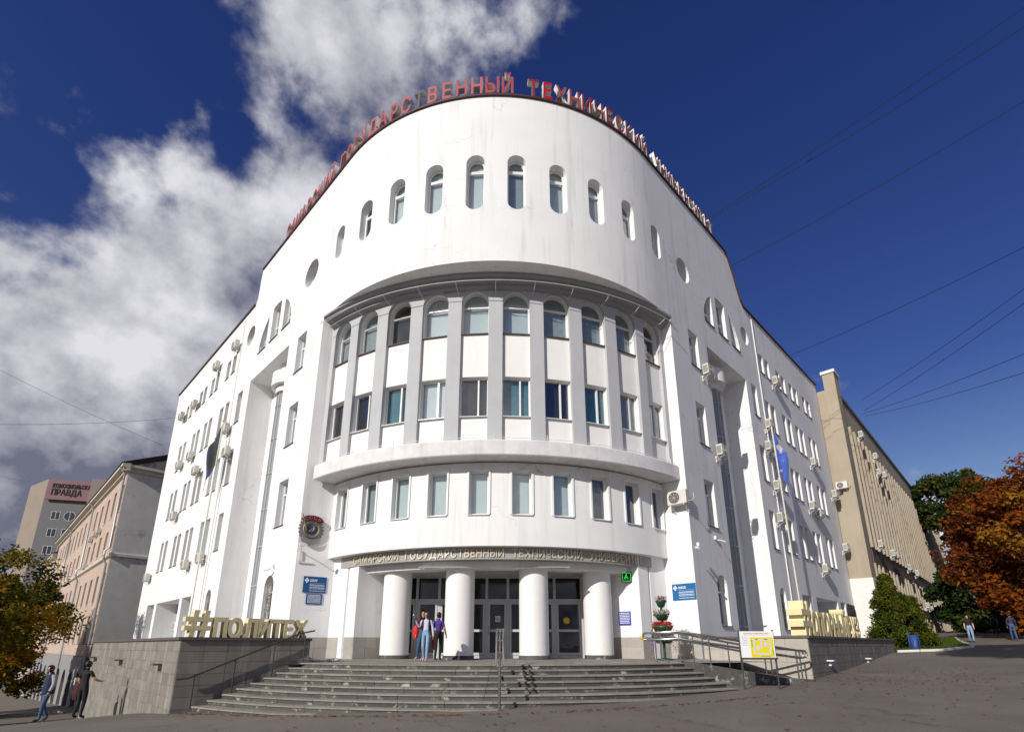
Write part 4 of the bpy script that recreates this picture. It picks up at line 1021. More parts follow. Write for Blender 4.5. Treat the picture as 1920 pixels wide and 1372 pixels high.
rail_set('ramp_railing', 'steel double handrail along the near edge of the ramp', [(4.55, 18.1, LZ), (5.35, 17.45, LZ + .04), rz((7.3, 17.40)), rz((9.05, 17.32))], (.05, .22, .42, .63, .82, .99), (.70, .92), .036, (-1, 1), post_r=.026)
rail_set('ramp_railing', 'steel double handrail along the far edge of the ramp beside the beige wall', [(5.0, 19.4, LZ), (5.9, 19.15, LZ + .02), rz((8.0, 18.95)), rz((9.9, 18.72))], (.06, .28, .52, .76, .99), (.70, .92), .036, (1,), post_r=.026)
# centre rail of the steps
cr = empty('stair_railing', (-.3, 13.0, .28), 'twin-tube steel handrail standing in the middle of the steps', 'railing')
dirr = Vector((-.04, 1, 0))
c0 = stp(math.asin(.42 / 13.7), SR0 + 7.35 * RT); c1 = stp(math.asin(.36 / 11), SR0 - .1)
z0, z1 = .26, LZ
for s in (-.085, .085):
    b = MB(); b.tube([(c0.x + s, c0.y, z0 + .97), (c0.x + s, c0.y + .06, z0 + 1.0), (c1.x + s, c1.y, z1 + .96), (c1.x + s, c1.y + .25, z1 + .98)], .024, 10); b.build('handrail', METAL, cr)
for f in (0, .33, .66, 1.0):
    p = c0.lerp(c1, f); k = max(0, min(8, round((SCY - p.y - SR0) / RT + .3))); zz = (z0 if f == 0 else LZ - k * RIS); top = z0 + .95 + (z1 - z0) * f
    b = MB(); b.tube([(p.x, p.y, zz - .1), (p.x, p.y, top)], .032, 10); b.build('post', METAL, cr)
    b = MB(); b.tube([(p.x - .085, p.y, top + .01), (p.x + .085, p.y, top + .01)], .02, 8); b.build('cross_bar', METAL, cr)
# rail along the left podium wall
n45 = Vector((S2, -S2)); a = Vector(PL_C) + n45 * .14 + Vector((S2, S2)) * .15; bb = Vector(PL_R) + n45 * .14 + Vector((S2, S2)) * .05
lr = empty('stair_railing', (a.x, a.y, 0), 'dark handrail climbing along the shaded face of the left podium wall', 'railing')
b = MB(); b.tube([(a.x - .1, a.y - .1, .82), (a.x + .1, a.y + .1, .84), (bb.x - .35, bb.y - .35, 2.06), (bb.x, bb.y, 2.16)], .024, 8); b.build('handrail', DKMETAL, lr)
for f in (.08, .36, .66, .92):
    p = a.lerp(bb, f); k = (1 - f) * 8.6; b = MB(); b.tube([(p.x, p.y, max(-.05, LZ - k * RIS - .1)), (p.x, p.y, .84 + 1.26 * f)], .02, 8); b.build('post', DKMETAL, lr)

# ================================================================== HASHTAG SIGNS
def hash_sign(name, label, text, start, d, n, z, hh, lh, depth, length, hw):
    r = empty(name, (start[0], start[1], z), label, 'sign')
    # '#' built from four solid bars
    M = frame((start[0] + d[0] * hw / 2, start[1] + d[1] * hw / 2, z), n); b = MB()
    for x in (-.17, .17):
        x *= hw / .8; sl = hw * .10; q = lambda y: [(x - .10 * hw, y, 0), (x + .10 * hw, y, 0), (x + .10 * hw + sl, y, hh), (x - .10 * hw + sl, y, hh)]
        b.hexa([M @ Vector(p) for p in q(depth)], [M @ Vector(p) for p in q(0)])
    for zc in (.33, .66):
        q = lambda y: [(-hw * .52, y, hh * (zc - .085)), (hw * .52, y, hh * (zc - .085)), (hw * .52, y, hh * (zc + .085)), (-hw * .52, y, hh * (zc + .085))]
        b.hexa([M @ Vector(p) for p in q(depth + .004)], [M @ Vector(p) for p in q(-.004)])
    b.build('hash_mark', GOLD, r)
    wd = [letter(ch, lh, depth, [GOLD], bold=.042, xs=.92) for ch in text]; tot = sum(w for _, w in wd); room = length - hw * 1.1; k = min(1.25, room * .95 / tot); gap = (room - tot * k) / len(wd); s = hw * 1.1 + gap / 2
    for me, w in wd:
        M = frame((start[0] + d[0] * (s + w * k / 2), start[1] + d[1] * (s + w * k / 2), z), n) @ Matrix.Translation((0, depth / 2, 0)) @ Matrix.Diagonal((k, 1, 1, 1)); obj('letter', me, r, M); s += w * k + gap
    return r
n1_ = (S2, -S2); st_ = Vector(PL_C) + Vector((S2, S2)) * .05 - Vector(n1_) * .06
hash_sign('hashtag_sign', 'cream gold hashtag letters standing on the left podium wall beside the steps', 'ПОЛИТЕХ', (st_.x, st_.y), (S2, S2), n1_, 1.93, .74, .53, .30, 3.55, .66)
st_ = Vector(PR_C) + Vector((S2, S2)) * .15 - Vector(n1_) * .10
hash_sign('hashtag_sign', 'tall cream gold hashtag letters standing on the dark right podium wall', 'ОПОРНЫЙВУЗ', (st_.x, st_.y), (S2, S2), n1_, 2.06, 1.25, .86, .52, 8.0, .95)

# ================================================================== INFORMATION BOARD, PLANTER TOWER, BIN
ib = empty('information_board', (7.15, 15.9, .52), 'white information board with a yellow campus map on dark legs in front of the ramp', 'board')
gzb = gz(7.15, 15.9)
for x in (6.66, 7.66):
    b = MB(); b.tube([(x, 15.9, gzb - .1), (x, 15.9, 2.14)], .028, 8); b.build('leg', DKMETAL, ib)
b = MB(); b.box((7.16, 15.86, 1.73), (.98, .03, .74)); pn_ = b.build('panel', WHITE, ib)
b = MB(); b.box((7.16, 15.85, 1.335), (1.06, .08, .05)); b.build('bottom_rail', DKMETAL, ib)
Y_ = 15.842; YEL = mat('map_yellow', (.75, .62, .01), .5); LAV = mat('map_lavender', (.62, .60, .72), .5); GRN = mat('map_green', (.12, .40, .05), .5)
b = MB(); b.face([(6.95, Y_, 1.37), (7.62, Y_, 1.37), (7.62, Y_, 1.93), (6.95, Y_, 1.93)]); mp_ = b.build('map', YEL, pn_)
b = MB()
for x0, x1, z0, z1 in ((7.03, 7.54, 1.83, 1.87), (7.03, 7.08, 1.46, 1.82), (7.49, 7.54, 1.46, 1.82), (7.09, 7.48, 1.44, 1.49), (7.24, 7.29, 1.60, 1.82), (7.13, 7.20, 1.56, 1.70), (7.34, 7.44, 1.66, 1.78)):
    b.face([(x0, Y_ - .003, z0), (x1, Y_ - .003, z0), (x1, Y_ - .003, z1), (x0, Y_ - .003, z1)])
b.build('map_buildings', LAV, pn_)
b = MB()
for x0, x1, z0, z1 in ((7.10, 7.18, 1.86, 1.89), (7.36, 7.46, 1.86, 1.89), (6.985, 7.01, 1.66, 1.86), (7.57, 7.595, 1.44, 1.58), (7.22, 7.5, 1.395, 1.41)):
    b.face([(x0, Y_ - .003, z0), (x1, Y_ - .003, z0), (x1, Y_ - .003, z1), (x0, Y_ - .003, z1)])
b.build('map_lawns', GRN, pn_)
text_lines(pn_, frame((7.16, 15.88, 1.73), (0, -1)), -.38, .36, (.30, .265), (.018, .010), mat('red_print_dark', (.45, .12, .12), .5)); text_lines(pn_, frame((7.16, 15.88, 1.73), (0, -1)), -.44, -.26, [.2 - .045 * k for k in range(6)], [.01] * 6, mat('grey_print', (.3, .3, .33), .5))

PLN = (5.75, 20.55); pt_ = empty('planter_tower', (*PLN, LZ), 'four tier tower of green flower bowls with red, white and violet blooms', 'planter')
PGR = mat('planter_green', (.012, .07, .035), .4, var=.1)
b = MB(); b.tube([(*PLN, LZ), (*PLN, 3.3)], .05, 10); b.lathe([(.30, 0), (.30, .04), (.06, .08)], (*PLN, LZ), 20); b.build('stand', PGR, pt_)
def blooms(z, r, n, cols, trail, h=.16):
    q = MB()
    for i in range(n):
        a = random.uniform(0, 2 * math.pi); rr = r * math.sqrt(random.uniform(.05, 1.15)); zz = z + random.uniform(0, h) - (max(0, rr - r * .85) * trail * random.random() * 4)
        c = Vector((PLN[0] + rr * math.cos(a), PLN[1] + rr * math.sin(a), zz)); s = random.uniform(.018, .036); mi = random.choices(range(len(cols)), [3] + [4] * (len(cols) - 1))[0]
        for k in range(2):
            u = Vector((random.gauss(0, 1), random.gauss(0, 1), random.gauss(0, 1))).normalized(); v = u.orthogonal().normalized(); q.face([c + u * s, c + v * s, c - u * s, c - v * s], mi)
    o = q.build('flowers', cols, pt_); tag(o, kind='stuff'); return o
LEAF = mat('planter_leaf', (.045, .09, .02), .6, var=.3, vscale=20)
fl = lambda nm, c: mat(nm, c, .6)
for z, r, h, n, cols, tr_ in ((2.02, .46, .24, 520, [LEAF, fl('violet_bloom', (.28, .18, .5)), fl('ochre_bloom', (.45, .25, .12))], 2.5), (2.42, .40, .30, 420, [LEAF, fl('red_bloom', (.60, .012, .015)), fl('red_bloom', (.60, .012, .015))], 1.2), (2.88, .30, .26, 260, [LEAF, fl('white_bloom', (.75, .72, .70)), fl('pink_bloom', (.6, .3, .3))], .6), (3.38, .21, .26, 120, [LEAF, fl('pink_bloom', (.6, .3, .3)), fl('pink_bloom', (.6, .3, .3))], .4)):
    b = MB(); b.lathe([(.03, -h), (r * .55, -h), (r * .92, -h * .25), (r, 0), (r * .93, 0), (r * .9, -.04), (.02, -.05)], (*PLN, z), 24); b.build('bowl', PGR, pt_); blooms(z, r, n, cols, tr_)
bx_, by_ = 22.45, 30.3; bz = gz(bx_, by_)
lb = empty('litter_bin', (bx_, by_, bz), 'blue metal litter bin on the grass beside the thuja', 'bin'); BBL = mat('bin_blue', (.025, .06, .22), .5, var=.15)
b = MB(); b.lathe([(.22, 0), (.27, .75), (.25, .75), (.2, .1)], (bx_, by_, bz + .05), 4, M=None); b.build('bucket', BBL, lb)
b = MB(); b.tube([(bx_ - .28, by_, bz), (bx_ - .28, by_, bz + 1.02), (bx_ - .2, by_, bz + 1.05)], .02, 6); b.tube([(bx_ + .28, by_, bz), (bx_ + .28, by_, bz + .85)], .02, 6); b.build('stand', BBL, lb)
# crumpled white bag left on the landing by the left wall
b = MB(); b.lathe([(0, 0), (.12, .01), (.17, .06), (.12, .11), (0, .12)], (0, 0, 0), 10)
for i, v in enumerate(b.v): k = 1 + .25 * mnoise.noise(Vector(v) * 14); b.v[i] = (-5.95 + v[0] * k * 1.5, 18.3 + v[1] * k, LZ + v[2] * k)
tag(b.build('plastic_bag', mat('bag_clear', (.6, .6, .62), .3)), 'crumpled pale plastic bag lying on the landing by the left podium wall', 'bag')
# tactile yellow ball on the ramp rail end
b = MB(); b.lathe([(0, -.07), (.05, -.05), (.07, 0), (.05, .05), (0, .07)], (4.36, 18.25, LZ + .78), 12); tag(b.build('yellow_marker', mat('marker_yellow', (.70, .50, .02), .5)), 'small yellow round marker at the upper end of the ramp handrail', 'marker')
# ================================================================== NEIGHBOUR: PINK BUILDING (left)
FARGL = mat('far_window_glass', (.03, .035, .045), .08, spec=.8)
PINK = mat('pink_plaster', (.50, .385, .315), .9, var=.10, vscale=.8, bump=.2, streak=.18, stain=((.45, .36, .32), .5, .62, .8))
PGREY = mat('grey_end_plaster', (.55, .535, .51), .95, var=.12, vscale=.9, bump=.3, stain=((.30, .27, .24), .35, .58, .66))
CREAM = mat('cream_cornice', (.55, .50, .42), .85, var=.1, streak=.2)
ROOFM = mat('dark_sheet_roof', (.07, .065, .06), .6, var=.2)
def lined(p0, d, inw):       # wall mapping: s along d, depth inward
    p0 = Vector(p0); d = Vector(d).normalized(); inw = Vector(inw).normalized()
    return (lambda s, z, dd=0.0: Vector((p0.x + d.x * s + inw.x * dd, p0.y + d.y * s + inw.y * dd, z))), (lambda s: (-inw.x, -inw.y))
def simple_window(parent, fn, nrm, loop, depth, bars, frame_mat=None, sill=True):
    ss = [p[0] for p in loop]; zz = [p[1] for p in loop]; P = planar(fn, nrm, (min(ss) + max(ss)) / 2)
    mb = MB(); I = inset(loop, .07); n = len(loop); d0 = depth - .06
    for k in range(n):
        q = (k + 1) % n; mb.face([P(*loop[k], d0), P(*loop[q], d0), P(*I[q], d0), P(*I[k], d0)])
    for b in bars:
        if b[0] == 'h': c = [(min(ss), b[1] - .04), (max(ss), b[1] - .04), (max(ss), b[1] + .04), (min(ss), b[1] + .04)]
        else: c = [(b[1] - .04, min(zz)), (b[1] + .04, min(zz)), (b[1] + .04, max(zz)), (b[1] - .04, max(zz))]
        mb.face([P(*q, d0 - .01) for q in c])
    if sill:
        z0 = min(zz); mb.hexa([P(min(ss) - .06, z0 - .06, -.08), P(max(ss) + .06, z0 - .06, -.08), P(max(ss) + .06, z0 - .06, depth), P(min(ss) - .06, z0 - .06, depth)], [P(min(ss) - .06, z0, -.08), P(max(ss) + .06, z0, -.08), P(max(ss) + .06, z0 + .01, depth), P(min(ss) - .06, z0 + .01, depth)], 0)
    w = mb.build('window', frame_mat or PVC, parent)
    g = MB(); g.face([P(*q, depth) for q in loop]); g.build('pane', FARGL, w)
    return w
pc = outer(wing_s(-1, 38.9), 0, -1.5)
pk = empty('pink_building', (pc.x, pc.y, -3.5), 'old pink plastered building with grey end wall behind the left wing', 'building')
pfn, pnr = lined((pc.x, pc.y), (-S2, S2), (S2, S2))      # s runs away down the street
ph = []; pl_ = []
for zb, zt in ((14.0, 16.7), (10.4, 12.6), (5.6, 8.2), (1.9, 4.4)):
    for k in range(14):
        s = .65 + k * 3.78 + (.6 if k > 4 else 0)
        ph.append((rect_loop(s, s + 1.3, zb, zt), .3))
mb = MB(); wall_skin(mb, pfn, [(0, 0.8), (56, .8), (56, 18.4), (0, 18.4)], ph); mb.build('front_wall', PINK, pk)
mb = MB(); wall_skin(mb, lambda s, z, d=0: pfn(s, z, d - .12), [(-.1, -6), (56, -6), (56, .8), (-.1, .8)], [(arch_loop(2.0 + k * 4.9, 4.6 + k * 4.9, -6, -.6), .6) for k in range(11)]); mb.build('ground_floor', mat('grey_rustic', (.26, .26, .26), .9, var=.12, bump=.3), pk)
mb = MB(); mb.face([pfn(0, -6, .5), pfn(56, -6, .5), pfn(56, .8, .5), pfn(0, .8, .5)]); mb.build('shop_glass', FARGL, pk)
for L, dp in ph: simple_window(pk, pfn, pnr, L, dp, [('h', L[2][1] - .75), ('v', (L[0][0] + L[1][0]) / 2)])
mb = MB(); mb.face([pfn(0, -6, 0), pfn(0, -6, 12), pfn(0, 18.4, 12), pfn(0, 21, 6), pfn(0, 18.4, 0)]); mb.build('end_wall', PGREY, pk)
def sweep(fn, prof, s0, s1, name, m, parent):
    mb = MB(); mb.grid([[fn(s, z, d) for s in (s0, s1)] for d, z in prof], 0, False); mb.face([fn(s0, z, d) for d, z in prof]); return mb.build(name, m, parent)
sweep(pfn, [(0, 17.7), (-.25, 17.8), (-.25, 18.0), (-.65, 18.15), (-.65, 18.42), (0, 18.5)], -.65, 56, 'cornice', CREAM, pk)
sweep(pfn, [(0, 9.45), (-.22, 9.6), (-.22, 9.9), (0, 10.0)], -.25, 56, 'belt_course', CREAM, pk)
mb = MB(); mb.face([pfn(-.7, 18.45, -.75), pfn(56, 18.45, -.75), pfn(56, 21.6, 6), pfn(-.7, 21.6, 6)]); mb.face([pfn(-.7, 18.45, 12.7), pfn(56, 18.45, 12.7), pfn(56, 21.6, 6), pfn(-.7, 21.6, 6)]); mb.build('roof', ROOFM, pk)
efn, enr = lined((pc.x, pc.y), (S2, S2), (-S2, S2))
sweep(efn, [(0, 17.7), (-.25, 17.8), (-.25, 18.0), (-.6, 18.15), (-.6, 18.4), (0, 18.45)], -.5, 12, 'end_cornice', CREAM, pk); sweep(efn, [(0, 9.5), (-.18, 9.65), (-.18, 9.9), (0, 9.97)], -.2, 12, 'end_belt', PGREY, pk)
for s, nm in ((.2, 'drainpipe'), (18.6, 'drainpipe'), (38.2, 'drainpipe')):
    mb = MB(); mb.tube([pfn(s, 18.2, -.7), pfn(s, 17.6, -.25), pfn(s, 10.4, -.2), pfn(s, 10.1, -.5), pfn(s, 9.3, -.45), pfn(s, 8.9, -.2), pfn(s, -4, -.2)], .09, 8); mb.build(nm, GALV, pk)
# rusty escape ladder platforms on the end wall
for k in range(9): mb = MB(); mb.box((0, 0, 0), (1.0, .6, .12), frame(efn(5.2, 16 - k * 1.95, -.3), enr(0))); mb.box((-.2, .1, -.9), (.35, .12, 1.2), frame(efn(5.2, 16 - k * 1.95, -.3), enr(0))); mb.build('rusty_platform', mat('rust', (.16, .065, .035), .9, var=.3), pk)
for s, z, txt_ in ((10.0, 13.2, 'nearest the corner'), (12.3, 13.2, 'second from the corner'), (15.2, 13.0, 'third from the corner'), (14.8, 9.9, 'lowest of the group')):
    o = copy_tree(acp); o.matrix_basis = frame(pfn(s, z), pnr(0)); tag(o, 'small air conditioner on the pink facade, %s' % txt_, 'air conditioner', 'air conditioners on the pink building')

# second lower pink house and the tall block with the newspaper sign behind it
p2 = pfn(58, 0, 0); ph2 = empty('pink_house', (p2.x, p2.y, -5), 'smaller pink house with a grey roof farther down the street', 'building')
hfn, hnr = lined((p2.x, p2.y), (-S2, S2), (S2, S2))
hh_ = [(rect_loop(2 + k * 2.6, 3.1 + k * 2.6, zb, zt), .3) for k in range(8) for zb, zt in ((11.5, 14.2), (6.5, 9.2), (1.5, 4.2))]
mb = MB(); wall_skin(mb, hfn, [(0, -6), (24, -6), (24, 16.8), (0, 16.8)], hh_); mb.build('front_wall', PINK, ph2)
for L, dp in hh_: simple_window(ph2, hfn, hnr, L, dp, [('h', L[2][1] - .7)])
mb = MB(); mb.face([hfn(0, -6, 0), hfn(0, -6, 12), hfn(0, 16.8, 12), hfn(0, 20, 6), hfn(0, 16.8, 0)]); mb.build('end_wall', PGREY, ph2)
sweep(hfn, [(0, 16.0), (-.3, 16.2), (-.6, 16.5), (-.6, 16.8), (0, 16.9)], -.6, 24, 'cornice', CREAM, ph2)
mb = MB(); mb.face([hfn(-.6, 16.85, -.7), hfn(24, 16.85, -.7), hfn(24, 20.3, 6), hfn(-.6, 20.3, 6)]); mb.face([hfn(-.6, 16.85, 12.6), hfn(24, 16.85, 12.6), hfn(24, 20.3, 6), hfn(-.6, 20.3, 6)]); mb.build('roof', ROOFM, ph2)
# tall block: corner on the ray of its roof edge, 125 m away
TB = mat('block_beige', (.27, .225, .185), .9, var=.06, vscale=.3); TBG = mat('block_grey', (.17, .165, .17), .9, var=.05)
Yb = 128.0; tb0 = at_y(62, 898, Yb); tb1 = at_y(92, 900, Yb - 6); tb2 = at_y(215, 925, Yb - 2); ztop = tb1.z
tb = empty('tall_block', (tb1.x, tb1.y, -6), 'tall beige and grey apartment block with a pink newspaper sign at its top', 'building')
def quadwall(a, b, z0, z1, name, m, parent): q = MB(); q.face([(a.x, a.y, z0), (b.x, b.y, z0), (b.x, b.y, z1), (a.x, a.y, z1)]); return q.build(name, m, parent)
quadwall(tb0, tb1, -8, ztop, 'side_wall', TB, tb); fw_ = quadwall(tb1, tb2, -8, ztop - .3, 'front_wall', TBG, tb)
mb = MB(); e = (tb2 - tb1); bk = Vector((0, 14, 0)); mb.face([(tb0.x, tb0.y, ztop), (tb1.x, tb1.y, ztop), (tb2.x, tb2.y, ztop - .3), (tb2.x, tb2.y + 14, ztop), (tb0.x, tb0.y + 14, ztop)]); mb.build('roof', ROOFM, tb)
t3 = at_y(178, 895, Yb - 4); t4 = at_y(206, 898, Yb - 3); mb = MB(); mb.hexa([(t3.x, t3.y - .6, ztop - 26), (t4.x, t4.y - .6, ztop - 26), (t4.x, t4.y + 8, ztop - 26), (t3.x, t3.y + 8, ztop - 26)], [(t3.x, t3.y - .6, ztop + .6), (t4.x, t4.y - .6, ztop + .6), (t4.x, t4.y + 8, ztop + .6), (t3.x, t3.y + 8, ztop + .6)]); mb.build('stair_tower', TB, tb)
ed = e.normalized(); en = Vector((ed.y, -ed.x, 0)); Lb = e.length; bfn, bnr = lined((tb1.x, tb1.y), (ed.x, ed.y), (-en.x, -en.y))
for s in (.22, .42, .62):
    for k in range(7):
        z = ztop - 9 - k * 4.2
        simple_window(tb, lambda s_, z_, d_=0: bfn(s_, z_, d_ - .08), bnr, circ_loop(Lb * s, z, 1.2, 16) if k == 0 and s == .42 else rect_loop(Lb * s - .9, Lb * s + .9, z - 1.0, z + 1.0), .06, [('v', Lb * s)], sill=False)
for k in range(5):
    mb = MB(); z = ztop - 9.5 - k * 4.2; mb.box((0, -.7, 0), (4.2, 1.5, 1.5), frame(bfn(Lb * .84, z, 0), (en.x, en.y))); mb.box((0, -.7, 2.6), (4.4, 1.6, .2), frame(bfn(Lb * .84, z, 0), (en.x, en.y))); mb.build('balcony', TB, tb)
mb = MB(); zs0, zs1 = ztop - 5.2, ztop - .2
M = frame(bfn(Lb * .40, (zs0 + zs1) / 2, -.6), (en.x, en.y)); W_ = Lb * .74
mb.box((0, 0, 0), (W_, .4, zs1 - zs0), M); sg = mb.build('billboard', mat('billboard_pink', (.22, .105, .12), .6)); tag(sg, 'pink rooftop billboard with black newspaper title on the tall block', 'sign')
for text, zc, hh2, xs in (('КОМСОМОЛЬСКАЯ', .5, 1.0, .95), ('ПРАВДА', -1.3, 1.45, 1.15)):
    wd = [letter(ch, hh2, .1, [BLACK], bold=.03, xs=xs) for ch in text]; tot = sum(w for _, w in wd); av = W_ * (.8 if zc > 0 else .60); k = av / (tot * 1.12); gap = tot * k * .12 / len(wd); x = -W_ * .40
    for me, w in wd: obj('letter', me, sg, M @ Matrix.Translation((x + w * k / 2, -.26, zc)) @ Matrix.Diagonal((k, 1, 1, 1))); x += w * k + gap

# ================================================================== NEIGHBOUR: TAN BUILDING (right)
TAN = mat('tan_concrete', (.38, .322, .245), .9, var=.09, vscale=.5, bump=.25, streak=.2); BROWN = mat('brown_spandrel', (.145, .115, .095), .85, var=.12)
tp0 = outer(wing_s(1, 27.0), 0, -1.2); tdir = Vector((.693, .721)).normalized(); tin = Vector((-tdir.y, tdir.x))
tn = empty('tan_building', (tp0.x, tp0.y, 2), 'long tan concrete building with vertical fins beyond the right wing', 'building')
tfn, tnr = lined((tp0.x, tp0.y), tdir, tin)
TL, TZ = 62.0, 22.4
mb = MB(); mb.face([tfn(0, 0, 0), tfn(0, 0, 12), tfn(0, TZ, 12), tfn(0, TZ, 0)]); mb.face([tfn(0, TZ, 0), tfn(TL, TZ, 0), tfn(TL, TZ, 12), tfn(0, TZ, 12)]); mb.face([tfn(TL, 0, 0), tfn(TL, 0, 12), tfn(TL, TZ, 12), tfn(TL, TZ, 0)])
for z0, z1 in ((19.3, TZ), (0.0, 2.2)): mb.face([tfn(0, z0, 0), tfn(TL, z0, 0), tfn(TL, z1, 0), tfn(0, z1, 0)])
mb.face([tfn(0, 2.2, 0), tfn(2.6, 2.2, 0), tfn(2.6, 19.3, 0), tfn(0, 19.3, 0)]); mb.build('wall', TAN, tn)
mb = MB(); mb.hexa([tfn(-.25, .5, -.25), tfn(1.3, .5, -.25), tfn(1.3, .5, .6), tfn(-.25, .5, .6)], [tfn(-.25, 23.7, -.25), tfn(1.3, 23.7, -.25), tfn(1.3, 23.7, .6), tfn(-.25, 23.7, .6)]); pr_ = mb.build('corner_pier', TAN, tn)
mb = MB(); mb.hexa([tfn(-.35, 23.7, -.35), tfn(1.4, 23.7, -.35), tfn(1.4, 23.7, .7), tfn(-.35, 23.7, .7)], [tfn(-.35, 23.95, -.35), tfn(1.4, 23.95, -.35), tfn(1.4, 23.95, .7), tfn(-.35, 23.95, .7)]); mb.build('pier_cap', WPAINT, pr_)
mb = MB(); mb.hexa([tfn(-.29, .5, -.30), tfn(1.34, .5, -.30), tfn(1.34, .5, 3), tfn(-.29, .5, 3)], [tfn(-.29, 6.6, -.30), tfn(1.34, 6.6, -.30), tfn(1.34, 6.6, 3), tfn(-.29, 6.6, 3)]); mb.build('white_painted_base', mat('white_base', (.70, .69, .66), .85, var=.06), tn)
sweep(tfn, [(0, TZ - .25), (-.12, TZ - .25), (-.12, TZ + .08), (.3, TZ + .08)], 1.4, TL, 'roof_edge', mat('tan_edge', (.16, .13, .11), .7), tn)
for nm, z0, z1 in (('spandrel_band', 8.0, 9.25), ('spandrel_band', 4.5, 5.4)):
    mb = MB(); mb.hexa([tfn(2.6, z0, -.12), tfn(TL, z0, -.12), tfn(TL, z0, .3), tfn(2.6, z0, .3)], [tfn(2.6, z1, -.12), tfn(TL, z1, -.12), tfn(TL, z1, .3), tfn(2.6, z1, .3)]); mb.build(nm, BROWN, tn)
mb = MB(); mb.face([tfn(2.6, 2.2, .32), tfn(TL, 2.2, .32), tfn(TL, 19.3, .32), tfn(2.6, 19.3, .32)]); mb.build('recess_back', BROWN, tn)
nb = 38; bw_ = (TL - 2.6) / nb
fin_me = {}
for k in range(nb + 1):
    s = 2.6 + k * bw_
    for z0, z1, dd in ((9.25, 19.6, .30), (5.4, 8.0, .22), (2.2, 4.5, .22)):
        key = (z0,)
        if key not in fin_me:
            q = MB(); q.hexa([(-.17, -dd, 0), (.17, -dd, 0), (.17, .33, 0), (-.17, .33, 0)], [(-.17, -dd, z1 - z0), (.17, -dd, z1 - z0), (.17, .33, z1 - z0), (-.17, .33, z1 - z0)]); fin_me[key] = q.mesh('fin', TAN)
        obj('fin', fin_me[key], tn, frame(tfn(s, z0, 0), tnr(0)))
for k in range(nb):
    s = 2.6 + k * bw_
    for z0, z1 in ((16.6, 19.0), (12.9, 15.3), (9.5, 11.8), (5.5, 7.9), (2.3, 4.4)):
        simple_window(tn, lambda a, z, d=0: tfn(a, z, d), tnr, rect_loop(s + .2, s + bw_ - .2, z0, z1), .26, [('v', s + bw_ / 2)], frame_mat=PVC if k % 3 else BROWN, sill=False)
    for z0, z1 in ((15.3, 16.6), (11.8, 12.9)):
        q = MB(); q.face([tfn(s + .17, z0, .16), tfn(s + bw_ - .17, z0, .16), tfn(s + bw_ - .17, z1, .16), tfn(s + .17, z1, .16)]); q.build('spandrel', TAN, tn)
for s, z, txt_ in ((5.0, 19.2, 'highest, near the corner pier'), (10.6, 18.7, 'upper of the pair below the roof'), (10.9, 17.2, 'lower of the pair below the roof'), (13.8, 17.6, 'right of the pair below the roof'), (4.2, 9.4, 'at the dark band near the corner'), (9.6, 9.3, 'on the dark band, left of two'), (11.0, 9.3, 'on the dark band, right of two'), (17.8, 8.9, 'midway along the dark band'), (22.5, 8.8, 'farther along the dark band'), (25.2, 5.6, 'low band, nearest of the row'), (28.0, 5.6, 'low band, second of the row'), (31.5, 5.6, 'low band, third of the row')):
    o = copy_tree(acp); o.matrix_basis = frame(tfn(s, z, -.3), tnr(0)); tag(o, 'air conditioner on the tan building, %s' % txt_, 'air conditioner', 'air conditioners on the tan building')
o = copy_tree(acp); o.matrix_basis = frame(tfn(-.25, 13.6, .55), (-tdir.x, -tdir.y)); tag(o, 'white air conditioner on the sunlit end face of the tan building', 'air conditioner', 'air conditioners on the tan building')
# distant grey building closing the street
fb = at_y(1752, 1120, 105); mb = MB(); g0 = gz(fb.x, fb.y)
fbd = empty('far_building', (fb.x + 6, fb.y + 3, g0), 'pale grey building glimpsed at the end of the right street', 'building')
mb.hexa([(fb.x - 6, fb.y, 0), (fb.x + 18, fb.y + 6, 0), (fb.x + 16, fb.y + 16, 0), (fb.x - 8, fb.y + 12, 0)], [(fb.x - 6, fb.y, 13), (fb.x + 18, fb.y + 6, 13), (fb.x + 16, fb.y + 16, 13), (fb.x - 8, fb.y + 12, 13)]); mb.build('wall', mat('far_grey', (.33, .33, .34), .9, var=.08), fbd)
ffn, fnr = lined((fb.x - 6, fb.y), (24, 6), (-6, 24))
for k in range(8):
    for z in (4.6, 8.2): simple_window(fbd, lambda a, zz, d=0: ffn(a, zz, d - .1), fnr, rect_loop(1.5 + k * 2.8, 2.9 + k * 2.8, z, z + 1.8), .08, [('v', 2.2 + k * 2.8)], sill=False)
